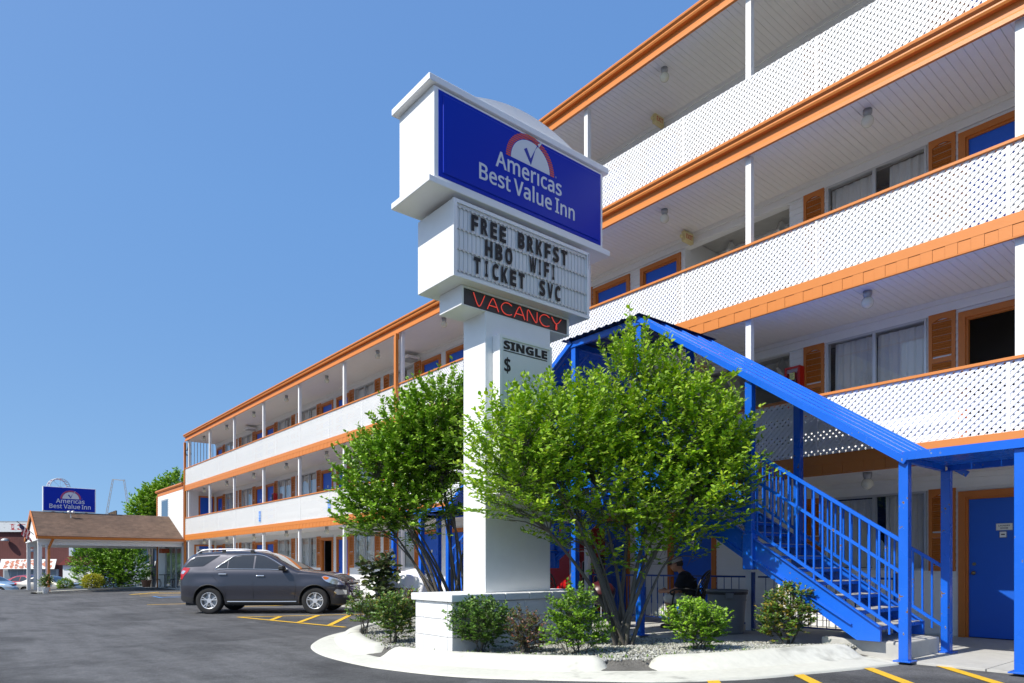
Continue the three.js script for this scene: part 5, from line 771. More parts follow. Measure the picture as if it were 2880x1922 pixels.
{
  const shTex = tex(512, (u, v, i, j) => { const row = Math.floor(v * 32), k = 0.115 + 0.05 * (hash2(Math.floor(u * 20 + row * 0.5), row, 3) - 0.5) + 0.05 * (fbm(u, v, 6, 4, 33) - 0.5) - 0.06 * Math.max(0, fbm(u, v, 3, 4, 37) - 0.5); return [k * 1.45, k * 0.92, k * 0.62]; }, 4);
  const shingle = new THREE.MeshStandardMaterial({ map: shTex, roughness: 0.95, bumpMap: coarseBump, bumpScale: 0.01 });
  const C = thing('carport', 'brown shingled gable carport roof on white columns beside the office', 'carport');
  const x0 = 3.5, x1 = 9.98, zn = -39.6, zr = -42.74, zf = -45.85, ye = 2.66, yr = 4.03;
  for (const [za, nm] of [[zn, 1], [zf, -1]]) {
    const L = [], n = 22, slope = Math.atan2(yr - ye, Math.abs(zr - za)); void nm; void slope;
    for (let k = 0; k < n; k++) { const t0 = k / n, t1 = (k + 1.15) / n, a = [lerp(za, zr, t0), lerp(ye, yr, t0)], b = [lerp(za, zr, Math.min(1, t1)), lerp(ye, yr, Math.min(1, t1))]; L.push(prism([[a[0], a[1] - 0.03], [a[0], a[1] + 0.022], [b[0], b[1] + 0.004], [b[0], b[1] - 0.03]], 'x', x0, x1)); }
    mesh('roof_slope', L, shingle, C); mesh('gutter', prism([[za, ye - 0.14], [za + Math.sign(za - zr) * 0.11, ye - 0.14], [za + Math.sign(za - zr) * 0.14, ye - 0.02], [za, ye - 0.02]], 'x', x0, x1), M.orange, C);
    mesh('rake_board', bar(V(x0 - 0.02, ye - 0.06, za), V(x0 - 0.02, yr - 0.06, zr), 0.04, 0.2), M.orange, C);
  }
  mesh('gable', prism([[zn, ye - 0.04], [zr, yr - 0.05], [zf, ye - 0.04], [zf, ye - 0.14], [zn, ye - 0.14]], 'x', x0 + 0.08, x0 + 0.14), M.siding, C);
  mesh('ceiling', bx(x0 + 0.02, x1, ye - 0.2, ye - 0.141, zf, zn), M.siding, C); mesh('beam', [bx(x0 + 0.05, x1, ye - 0.42, ye - 0.201, zn - 0.5, zn - 0.3), bx(x0 + 0.05, x1, ye - 0.42, ye - 0.201, zf + 0.3, zf + 0.5)], M.siding, C);
  for (const [x, z] of [[3.64, -40.0], [3.95, -40.0], [3.64, -45.5], [3.95, -45.5]]) mesh('column', rbx(x - 0.085, x + 0.085, -0.15, ye - 0.421, z - 0.085, z + 0.085, 0.012, 1), M.white, C);
  mesh('downspout', [bar(V(4.12, ye - 0.14, -39.55), V(3.98, 2.1, -39.85), 0.08), rbx(3.94, 4.04, -0.05, 2.12, -39.91, -39.82, 0.012)], M.orange, C);
  const fl = thing('roof_flood_light', 'pair of small silver flood lights on the brown carport roof', 'flood light'); for (const s of [-1, 1]) { const g = lathe([[0.02, 0], [0.07, 0.04], [0.09, 0.16], [0.001, 0.16]], 14); g.rotateX(0.8); g.translate(s * 0.09, 0.2, 0); mesh('lamp_head', g, M.aluminium, fl); } mesh('stem', cyl(V(0, -0.05, 0), V(0, 0.2, 0), 0.03), M.aluminium, fl); fl.position.set(5.15, 3.72, -42.0);
  const R = thing('rooftop_sign', 'blue lettered box sign standing on the carport ridge', 'sign'); mesh('cabinet', rbx(4.0, 6.36, 4.06, 5.34, -42.9, -42.62, 0.012), M.signWhite, R); mesh('blue_face', rbx(4.04, 6.32, 4.09, 5.31, -42.625, -42.608, 0.006, 1), M.signBlue, R); brand(R, 5.17, 4.03, -42.607, 1.07, brandMats); mesh('bracket', [bx(4.4, 4.5, 3.7, 4.06, -42.8, -42.72), bx(5.9, 6.0, 3.7, 4.06, -42.8, -42.72)], M.galv, R);
  // flag on a slanting staff at the gable
  const f = thing('flag', 'striped flag on a slanting staff at the carport gable', 'flag'); mesh('staff', cyl(V(3.45, 2.75, -40.6), V(2.75, 3.35, -40.2), 0.015), M.black, f);
  const flagTex = TW.make(128, 96, (c) => { for (let i = 0; i < 7; i++) { c.fillStyle = i % 2 ? '#e8e4e0' : '#b02a35'; c.fillRect(0, i * 96 / 7, 128, 96 / 7 + 1); } c.fillStyle = '#2b3766'; c.fillRect(0, 0, 50, 42); });
  { const g = new THREE.PlaneGeometry(0.62, 0.42, 14, 6), p = g.attributes.position; for (let i = 0; i < p.count; i++) { const u = p.getX(i) / 0.62 + 0.5, v = p.getY(i) / 0.42 + 0.5; const a = V(2.85, 3.26, -40.25), b = V(3.25, 2.92, -40.48), q = a.clone().lerp(b, 1 - v); q.add(V(0.10 * u + 0.03 * Math.sin(u * 9 + v * 2), -0.55 * u, 0.05 * Math.sin(u * 11 + v * 3))); p.setXYZ(i, q.x, q.y, q.z); } g.computeVertexNormals(); flagTex.side = THREE.DoubleSide; raw('cloth', g, flagTex, f); }
  // kerb edging the drive under the carport
  const kp = [[3.3, -38.9], [4.6, -40.6], [6.5, -42.4], [8.0, -44.3], [9.3, -46.2]].map(([a, b]) => V(a, 0, b)), kc = new THREE.CatmullRomCurve3(kp), kr = (o, h) => kc.getPoints(30).map((p, i) => { const t = kc.getTangent(i / 30); return V(p.x + t.z * o, h, p.z - t.x * o); });
  struct('kerb', loftCurves([kr(-0.14, -0.3), kr(-0.14, -0.02), kr(-0.12, 0.0), kr(0.12, 0.0), kr(0.14, -0.02), kr(0.14, -0.3)]), M.kerb);
  // planters, pot, hanging box
  const pot = (nm, lb, x, y, z, r, h, mat, pal, lf) => { const P = thing(nm, lb, 'planter'); mesh('pot', lathe([[0.001, 0], [r * 0.72, 0], [r, h * 0.9], [r * 1.08, h * 0.9], [r * 1.08, h], [r * 0.92, h], [r * 0.9, h * 0.85], [0.001, h * 0.85]], 22), mat, P); P.position.set(x, y, z); const k = shrub('potted_plant', lf, 'plant', { base: [x, y + h * 0.8, z], stems: 7, stemR: 0.012, foot: r * 0.4, twigs: 60, perTwig: 9, leaf: 0.10, twigLen: 0.2, palette: pal, lobes: [[0, 0.28, 0, r * 1.1, 0.26, r * 1.1]], minY: 0.0 }); return k; };
  const terra = paint(0.42, 0.20, 0.12, 0.85);
  { const [x, z] = pxAt(411, 40.5); pot('terracotta_pot', 'terracotta pot beside the office bistro chairs', x, pyAt(1652, 40.5), z, 0.27, 0.42, terra, greenPal, 'green plant in the terracotta pot by the office'); }
  { const [x, z] = pxAt(128, 32.4); pot('white_pot', 'white pot at the foot of the carport columns', x, -0.08, z, 0.17, 0.30, M.white, rosePal, 'leafy plant in the white pot at the carport columns'); }
  { const h = thing('hanging_planter', 'orange hanging planter box on the office corner', 'planter'); mesh('box', [rbx(9.55, 9.95, 1.95, 2.2, -43.1, -42.4, 0.02)], paint(0.5, 0.10, 0.03, 0.6), h); mesh('hanger', [cyl(V(9.6, 2.2, -43.05), V(9.75, 2.46, -42.75), 0.006), cyl(V(9.9, 2.2, -42.45), V(9.75, 2.46, -42.75), 0.006)], M.black, h); }
  // bistro set
  const bistro = (lb, x, z, a) => { const B = thing('bistro_chair', lb, 'chair', 'black metal chairs by the office'); mesh('seat', lathe([[0.001, 0.44], [0.2, 0.44], [0.21, 0.46], [0.001, 0.47]], 18), M.black, B); for (const [sx, sz] of [[-1, -1], [-1, 1], [1, -1], [1, 1]]) mesh('leg', tube([V(sx * 0.13, 0.45, sz * 0.13), V(sx * 0.2, 0.25, sz * 0.2), V(sx * 0.17, 0, sz * 0.17)], 0.014, 10, 6), M.black, B); mesh('backrest', [tube([V(-0.2, 0.45, -0.18), V(-0.19, 0.8, -0.24), V(0, 0.93, -0.26), V(0.19, 0.8, -0.24), V(0.2, 0.45, -0.18)], 0.014, 24, 6), ...[-0.1, 0, 0.1].map((q) => cyl(V(q, 0.45, -0.19), V(q, 0.88, -0.255), 0.009))], M.black, B); B.position.set(x, 0.0, z); B.rotation.y = a; };
  { const [x, z] = pxAt(440, 39.6), [x2, z2] = pxAt(490, 38.9); bistro('black metal bistro chair beside the terracotta pot', x, z, 1.2); bistro('black metal bistro chair in front of the office glass', x2, z2, -1.4); const [x3, z3] = pxAt(463, 39.2); const t = thing('bistro_table', 'small black round table between the bistro chairs', 'table'); mesh('top', lathe([[0.001, 0.7], [0.3, 0.7], [0.3, 0.73], [0.001, 0.73]], 22), M.black, t); mesh('pedestal', cyl(V(0, 0.02, 0), V(0, 0.7, 0), 0.025), M.black, t); mesh('foot', lathe([[0.001, 0], [0.2, 0], [0.2, 0.02], [0.001, 0.03]], 18), M.black, t); t.position.set(x3, 0, z3); }
}
// hedge, clipped balls, trees
const flatAxes = [RT, FW];
{ const [x, z] = pxAt(309, 46); shrub('dark_hedge_bush', 'big dark green bush under the carport roof beyond the drive', 'bush', { base: [x, -0.55, z], axes: flatAxes, stems: 12, stemR: 0.05, foot: 0.6, twigs: 1500, perTwig: 16, leaf: 0.13, twigLen: 0.36, twigR: 0.008, palette: greenPal.slice(0, 4), lobes: [[-1.2, 1.7, 0, 1.15, 1.45, 1], [0.2, 1.9, 0, 1.25, 1.5, 1], [1.35, 1.7, 0, 1.1, 1.5, 1]], minY: 0.2, shell: 0.5, mat: M.leafGloss }); }
{ const [x, z] = pxAt(261, 40.6); shrub('clipped_bush', 'round clipped yellow green bush beyond the carport drive', 'bush', { base: [x, -0.22, z], stems: 6, stemR: 0.02, foot: 0.15, twigs: 620, perTwig: 12, leaf: 0.06, twigLen: 0.10, palette: [[0.55, 0.54, 0.02], [0.46, 0.51, 0.02], [0.62, 0.57, 0.03]], lobes: [[0, 0.47, 0, 0.55, 0.46, 0.55]], shell: 0.35 }); }
{ const [x, z] = pxAt(183, 39.9); shrub('clipped_bush', 'small round clipped green bush beyond the carport columns', 'bush', { base: [x, -0.22, z], stems: 5, stemR: 0.02, foot: 0.1, twigs: 340, perTwig: 12, leaf: 0.055, twigLen: 0.09, palette: [[0.27, 0.44, 0.014], [0.21, 0.37, 0.014], [0.36, 0.49, 0.02]], lobes: [[0, 0.34, 0, 0.38, 0.35, 0.38]], shell: 0.35 }); }
{ const [x, z] = pxAt(428, 58); shrub('broadleaf_tree', 'round green tree rising behind the office block', 'tree', { base: [x, -0.9, z], stems: 9, stemR: 0.16, foot: 0.12, twigs: 1300, perTwig: 14, leaf: 0.24, twigLen: 0.55, twigR: 0.012, palette: greenPal.concat(limePal.slice(0, 1)), lobes: [[-0.4, 6.7, 0, 1.35, 1.4, 1.4], [0.6, 7.5, 0, 1.4, 1.4, 1.4], [2.1, 8.3, 0.3, 1.6, 1.6, 1.5], [0.2, 5.9, 0, 1.4, 1.2, 1.4]], minY: 3, shell: 0.6, gap: 0.2 }); }
{ // distant belt of trees
  const im = new THREE.InstancedMesh(leafGeo, M.leaf, 30000), m4 = new THREE.Matrix4(), q = new THREE.Quaternion(), e = new THREE.Euler(), c = new THREE.Color(); const clump = []; for (let i = 0; i < 170; i++) { const a = lerp(-1.6, 0.75, rnd()) + 0.0, d = rr(120, 190), h = rr(3, 6.2); clump.push([FW.x * d * Math.cos(a) + RT.x * d * Math.sin(a), h, FW.z * d * Math.cos(a) + RT.z * d * Math.sin(a), rr(5, 9), h * 0.6]); }
  for (let i = 0; i < 30000; i++) { const k = clump[i % clump.length], u = V(rr(-1, 1), rr(-1, 1), rr(-1, 1)).normalize().multiplyScalar(Math.pow(rnd(), 0.35)); e.set(rr(0, 6), rr(0, 6), rr(0, 6)); const s = rr(0.5, 1.1); m4.compose(V(k[0] + u.x * k[3], k[1] - 1 + u.y * k[4], k[2] + u.z * k[3]), q.setFromEuler(e), V(s * 1.4, s, s)); im.setMatrixAt(i, m4); const g = rr(0.7, 1.3); c.setRGB(0.055 * g, 0.10 * g, 0.025 * g); im.setColorAt(i, c); }
  im.name = 'distant_trees'; im.castShadow = im.receiveShadow = true; im.userData = { kind: 'stuff', label: 'distant belt of dark green trees along the horizon', category: 'trees' }; scene.add(im);
}
// street of buildings behind
function faceGroup(name, label, category, px, t) { const g = thing(name, label, category); const [x, z] = pxAt(px, t); g.position.set(x, 0, z); g.rotation.y = -YAW; return g; }
{
  const t = 76, k = t / 1935, X = (px) => (px - 60) * k, Y = (py) => pyAt(py, t), S = faceGroup('brick_store', 'low dark red store with peeling white sign band across the street', 'building', 60, t);
  const brick = new THREE.MeshStandardMaterial({ roughness: 0.95, bumpMap: coarseBump, bumpScale: 0.01, map: tex(512, (u, v) => { const a = fbm(u, v, 5, 5, 101), r = (Math.floor(u * 64) % 2) * 0.04, s = Math.max(0, fbm(u * 3, v * 0.4, 12, 3, 102) - 0.55) * 0.5; const q = 0.075 + 0.04 * (a - 0.5) - r * 0.25 - s * 0.06; return [q * 1.9, q * 0.62, q * 0.55]; }, 6) });
  mesh('wall', bx(X(-260), X(205), -1, Y(1497), -8, 0), brick, S);
  const band = TW.make(1024, 128, (c) => { c.fillStyle = '#cfd2d2'; c.fillRect(0, 0, 1024, 128); c.fillStyle = '#a8383a'; c.font = 'bold 112px serif'; c.fillText('IS', 640, 104); c.fillText('R', 470, 104); let s = 7; const r = () => { s = (s * 16807) % 2147483647; return s / 2147483647; }; c.fillStyle = '#cfd2d2'; for (let i = 0; i < 260; i++) { c.beginPath(); c.arc(r() * 1024, r() * 128, 2 + r() * 9, 0, 7); c.fill(); } c.fillStyle = '#9a9c9a'; for (let i = 0; i < 90; i++) c.fillRect(r() * 1024, r() * 128, 2 + r() * 12, 1 + r() * 4); });
  { const w = X(205) - X(-260), h = Y(1470) - Y(1497), g = new THREE.BoxGeometry(w, h, 0.3); const m = raw('sign_band', g, band, S); m.position.set((X(205) + X(-260)) / 2, (Y(1470) + Y(1497)) / 2, 0.16); }
  mesh('parapet', bx(X(-260), X(205), Y(1470), Y(1467), -8, 0.32), M.galv, S);
  const aw = TW.make(512, 128, (c) => { c.fillStyle = '#d9dad6'; c.fillRect(0, 0, 512, 128); let s = 11; const r = () => { s = (s * 16807) % 2147483647; return s / 2147483647; }; for (let i = 0; i < 130; i++) { const cx = (0.06 + 0.9 * (Math.floor(r() * 9) + 0.2 + r() * 0.6) / 9) * 512, cy = 20 + r() * 95; c.fillStyle = r() > 0.3 ? '#b8623c' : '#8d4a30'; c.beginPath(); c.ellipse(cx, cy, 3 + r() * 14, 3 + r() * 16, r() * 3, 0, 7); c.fill(); } });
  { const w = X(165) - X(10), g = new THREE.BoxGeometry(w, 1.15, 0.06); const m = raw('awning', g, aw, S); m.position.set((X(165) + X(10)) / 2, (Y(1574) + Y(1601)) / 2, 0.55); m.rotation.x = -0.35; }
  mesh('shopfront', bx(X(10), X(165), -1, Y(1602), 0, 0.12), paint(0.42, 0.45, 0.48, 0.7), S);
  for (let i = 0; i < 8; i++) { const a = lerp(X(14), X(162), i / 8), b = lerp(X(14), X(162), (i + 0.86) / 8); mesh('shop_window', bx(a, b, Y(1629), Y(1605), 0.121, 0.14), paint(0.20, 0.24, 0.28, 0.2), S); }
  for (let i = 0; i < 26; i++) { const a = lerp(X(12), X(163), i / 26); mesh('sill_board', bx(a, a + 0.16, -0.9, Y(1631), 0.122, 0.15), paint(0.5, 0.52, 0.54, 0.8), S); }
  for (const [px, py] of [[23, 1522], [95, 1552]]) { const g = new THREE.SphereGeometry(0.42, 14, 8, 0, 6.3, 0, 1.7); g.scale(1, 0.7, 1); g.translate(X(px), Y(py), 0.5); mesh('wall_lamp', [g, cyl(V(X(px), Y(py) + 0.1, 0), V(X(px), Y(py) + 0.1, 0.5), 0.05)], M.galv, S); }
}
{
  const t = 66, k = t / 1935, X = (px) => (px - 200) * k, Y = (py) => pyAt(py, t), H = faceGroup('cottage', 'small white cottage with maroon roof half hidden by the dark bush', 'house', 200, t);
  mesh('wall', bx(X(176), X(262), -1, Y(1588), -4, 0), M.siding, H); mesh('roof', prism([[X(168), Y(1590)], [X(198), Y(1565)], [X(240), Y(1565)], [X(270), Y(1590)]], 'z', -4.4, 0.3), paint(0.20, 0.045, 0.04, 0.9), H);
  mesh('dormer', bx(X(195), X(207), Y(1580), Y(1541), -0.9, 0.1), paint(0.45, 0.52, 0.60, 0.7), H); { const g = new THREE.SphereGeometry(0.34, 16, 12); g.translate(X(202), Y(1535), -0.3); mesh('finial', g, M.white, H); }
  mesh('window', bx(X(212), X(222), Y(1615), Y(1597), 0.0, 0.03), M.tint, H);
}
{
  const t = 60, k = t / 1935, X = (px) => (px - 420) * k, Y = (py) => pyAt(py, t), H = faceGroup('white_shed', 'low white shed with grey railing beside the office corner', 'shed', 420, t);
  mesh('wall', bx(X(405), X(470), -1, Y(1592), -3, 0), M.siding, H); mesh('roof', prism([[X(400), Y(1592)], [X(452), Y(1575)], [X(480), Y(1592)]], 'z', -3.2, 0.2), M.white, H); mesh('door', bx(X(432), X(440), -1, Y(1600), 0.001, 0.03), M.galv, H);
  for (let i = 0; i < 9; i++) mesh('railing_post', bx(X(392 + i * 7) - 0.02, X(392 + i * 7) + 0.02, -1, Y(1612), 0.8, 0.84), M.galv, H); mesh('railing_bar', [bx(X(392), X(450), Y(1612), Y(1612) + 0.05, 0.79, 0.85)], M.galv, H);
  const G = faceGroup('grey_roofed_house', 'grey roofed house peeking out behind the dark bush', 'house', 410, 72); { const kk = 72 / 1935, X2 = (px) => (px - 410) * kk, Y2 = (py) => pyAt(py, 72); mesh('wall', bx(X2(375), X2(408), -1, Y2(1542), -4, 0), paint(0.3, 0.36, 0.42, 0.8), G); mesh('roof', prism([[X2(368), Y2(1544)], [X2(385), Y2(1528)], [X2(400), Y2(1528)], [X2(418), Y2(1544)]], 'z', -4.3, 0.3), paint(0.14, 0.15, 0.17, 0.9), G); }
}
{ // amusement wheel and trapeze mast far behind
  const t = 150, W = faceGroup('amusement_ride', 'white and red ride wheel peeking above the rooftop sign', 'ride', 164, t), yc = pyAt(1372, t), R = 1.95;
  for (const z of [-0.9, 0.9]) { const g = new THREE.TorusGeometry(R, 0.07, 8, 48); g.translate(0, yc, z); mesh('rim', g, M.white, W); }
  for (let i = 0; i < 28; i++) { const a = i / 28 * 6.283; mesh('paddle', bar(V(Math.cos(a) * R * 0.93, yc + Math.sin(a) * R * 0.93, -0.85), V(Math.cos(a) * R * 0.93, yc + Math.sin(a) * R * 0.93, 0.85), 0.26, 0.05), i % 2 ? M.white : M.red, W); }
  for (let i = 0; i < 8; i++) { const a = i / 8 * 6.283; mesh('spoke', cyl(V(0, yc, 0.9), V(Math.cos(a) * R, yc + Math.sin(a) * R, 0.9), 0.035), M.white, W); }
  for (const s of [-1, 1]) mesh('support', cyl(V(s * 3, -1, 0), V(0, yc, 0), 0.16), M.galv, W); W.rotation.y = -YAW + 0.9;
  const T = faceGroup('ride_mast', 'slender steel ride mast with two leaning lattice legs and crossbar', 'mast', 330, t), k = t / 1935, X = (px) => (px - 330) * k, Y = (py) => pyAt(py, t);
  const leg = (x0, x1) => { const g = []; for (const o of [-0.22, 0.22]) g.push(bar(V(x0 + o, -1, 0), V(x1 + o * 0.7, Y(1349), 0), 0.09)); for (let i = 0; i < 30; i++) { const a = i / 30, b = (i + 1) / 30, s = i % 2 ? 1 : -1; g.push(bar(V(lerp(x0, x1, a) - 0.2 * s, lerp(-1, Y(1349), a), 0), V(lerp(x0, x1, b) + 0.2 * s, lerp(-1, Y(1349), b), 0), 0.05)); } const m = mesh('leg', g, M.galv, T); return m; };
  leg(X(267), X(317)); leg(X(389), X(348)); mesh('crossbar', bar(V(X(316), Y(1349), 0), V(X(349), Y(1352), 0), 0.12, 0.18), M.galv, T);
  const B = faceGroup('slatted_hut', 'brown slatted hut roof edge showing above the carport ridge', 'hut', 316, 78), kk = 78 / 1935; for (let i = 0; i < 5; i++) mesh('slat', bx((-11 + i * 4.6) * kk, (-7.2 + i * 4.6) * kk, -1, pyAt(1443 - i * 1.6, 78), -0.1, 0.1), paint(0.16, 0.11, 0.07, 0.9), B); mesh('frame', bx(-12 * kk, 12 * kk, -1, pyAt(1452, 78), -1.4, -0.11), paint(0.1, 0.07, 0.05, 0.9), B);
}

// ---------------------------------------------------------------- things on the walkway
{ // iron railing between the ground floor posts
  const R = thing('iron_railing', 'dark blue wrought iron railing with twisted balusters along the ground floor walk', 'railing'); const mat = paint(0.004, 0.045, 0.24, 0.4), x = 10.14, y = 0.19;
  const run = (a, b) => { mesh('top_rail', rbx(x - 0.018, x + 0.018, y + 0.86, y + 0.89, a, b, 0.006, 1), mat, R); mesh('bottom_rail', rbx(x - 0.014, x + 0.014, y + 0.10, y + 0.125, a, b, 0.005, 1), mat, R); for (let z = a + 0.13; z < b - 0.05; z += 0.14) mesh('baluster', [cyl(V(x, y + 0.12, z), V(x, y + 0.87, z), 0.007, 0.007, 6), rbx(x - 0.011, x + 0.011, y + 0.36, y + 0.66, z - 0.011, z + 0.011, 0.009, 1)], mat, R); };
  run(-9.7, -6.18); run(-6.0, -3.95); run(-13.3, -11.6); for (const z of [-9.72, -6.09, -3.93, -11.6]) mesh('newel', rbx(x - 0.025, x + 0.025, y, y + 0.95, z - 0.025, z + 0.025, 0.006, 1), mat, R);
}
{ // rubbish bin
  const B = thing('dustbin', 'round grey plastic dustbin with rolled rim on the walkway', 'bin'); const grey = paint(0.16, 0.17, 0.185, 0.55, { bump: 0.002 });
  mesh('body', lathe([[0.001, 0.02], [0.235, 0.02], [0.245, 0.0], [0.25, 0.03], [0.285, 0.50], [0.292, 0.505], [0.294, 0.53], [0.288, 0.535], [0.30, 0.66], [0.285, 0.66], [0.24, 0.06], [0.001, 0.05]], 40), grey, B);
  mesh('rim', new THREE.TorusGeometry(0.302, 0.018, 10, 44).rotateX(Math.PI / 2).translate(0, 0.665, 0), grey, B); for (const s of [-1, 1]) mesh('handle', rbx(s * 0.33 - 0.035, s * 0.33 + 0.035, 0.545, 0.64, -0.06, 0.06, 0.02), grey, B);
  mesh('liner', lathe([[0.295, 0.68], [0.31, 0.675], [0.316, 0.63], [0.313, 0.61]], 30), M.black, B); B.position.set(9.48, 0.19, -6.15); B.rotation.y = 0.7;
}
function patioChair(lb, x, z, a) { // cast metal armchair with openwork back
  const C = thing('patio_chair', lb, 'chair');
  const slat = []; for (let i = -4; i <= 4; i++) for (const s of [-1, 1]) { const p = []; for (let k = 0; k <= 8; k++) { const t = k / 8, u = i * 0.075 + s * (t - 0.5) * 0.36; if (Math.abs(u) > 0.27) continue; p.push(V(u, 0.48 + 0.46 * t - 0.10 * (u / 0.27) ** 2 * t, -0.22 - 0.10 * t + 0.10 * (u / 0.27) ** 2)); } if (p.length > 2) slat.push(tube(p, 0.009, 12, 5)); }
  const bm = mesh('back_lattice', slat, M.black, C); bm.userData.kind = 'stuff';
  mesh('back_frame', tube([V(-0.29, 0.42, -0.12), V(-0.29, 0.72, -0.18), V(-0.2, 0.90, -0.26), V(0, 0.97, -0.31), V(0.2, 0.90, -0.26), V(0.29, 0.72, -0.18), V(0.29, 0.42, -0.12)], 0.017, 40, 7), M.black, C);
  mesh('seat', rbx(-0.27, 0.27, 0.40, 0.425, -0.24, 0.26, 0.012), M.black, C);
  for (const s of [-1, 1]) { mesh('arm', tube([V(s * 0.29, 0.66, -0.17), V(s * 0.32, 0.68, 0.0), V(s * 0.32, 0.66, 0.2), V(s * 0.32, 0.62, 0.27), V(s * 0.32, 0.58, 0.24), V(s * 0.32, 0.60, 0.20)], 0.015, 26, 6), M.black, C); mesh('leg', tube([V(s * 0.31, 0.64, 0.2), V(s * 0.29, 0.40, 0.24), V(s * 0.32, 0.14, 0.2), V(s * 0.33, 0.0, 0.26)], 0.015, 16, 6), M.black, C); mesh('leg', tube([V(s * 0.27, 0.42, -0.2), V(s * 0.28, 0.2, -0.22), V(s * 0.30, 0.0, -0.30)], 0.015, 14, 6), M.black, C); }
  C.position.set(x, 0.19, z); C.rotation.y = a; return C;
}
// seated person facing local +z
function fieldMesh(name, bones, k, lo, hi, res, mat, parent) {
  const mc = new MarchingCubes(res, mat, false, false, 400000); mc.isolation = 0; const half = Math.max(hi.x - lo.x, hi.y - lo.y, hi.z - lo.z) / 2, c = lo.clone().add(hi).multiplyScalar(0.5), p = V(0, 0, 0), ab = V(0, 0, 0), ap = V(0, 0, 0);
  for (let z = 0; z < res; z++) for (let y = 0; y < res; y++) for (let x = 0; x < res; x++) {
    p.set((x - res / 2) / (res / 2) * half + c.x, (y - res / 2) / (res / 2) * half + c.y, (z - res / 2) / (res / 2) * half + c.z); let d = 9;
    for (const [a, b, ra, rb_, sx] of bones) { ab.subVectors(b, a); ap.subVectors(p, a); const t = Math.min(1, Math.max(0, ap.dot(ab) / Math.max(1e-9, ab.lengthSq()))); ap.addScaledVector(ab, -t); if (sx) ap.x /= sx; const q = ap.length() - (ra + (rb_ - ra) * t); const h = Math.max(0, k - Math.abs(d - q)) / k; d = Math.min(d, q) - h * h * k * 0.25; }
    mc.field[x + y * res + z * res * res] = -d;
  }
  mc.update(); const n = mc.count, g = new THREE.BufferGeometry(), pa = new Float32Array(mc.positionArray.slice(0, n * 3)), na = new Float32Array(mc.normalArray.slice(0, n * 3)); for (let i = 0; i < n; i++) { pa[3 * i] = pa[3 * i] * half + c.x; pa[3 * i + 1] = pa[3 * i + 1] * half + c.y; pa[3 * i + 2] = pa[3 * i + 2] * half + c.z; } g.setAttribute('position', new THREE.BufferAttribute(pa, 3)); g.setAttribute('normal', new THREE.BufferAttribute(na, 3)); g.setAttribute('uv', new THREE.BufferAttribute(new Float32Array(n * 2), 2)); return g;
}
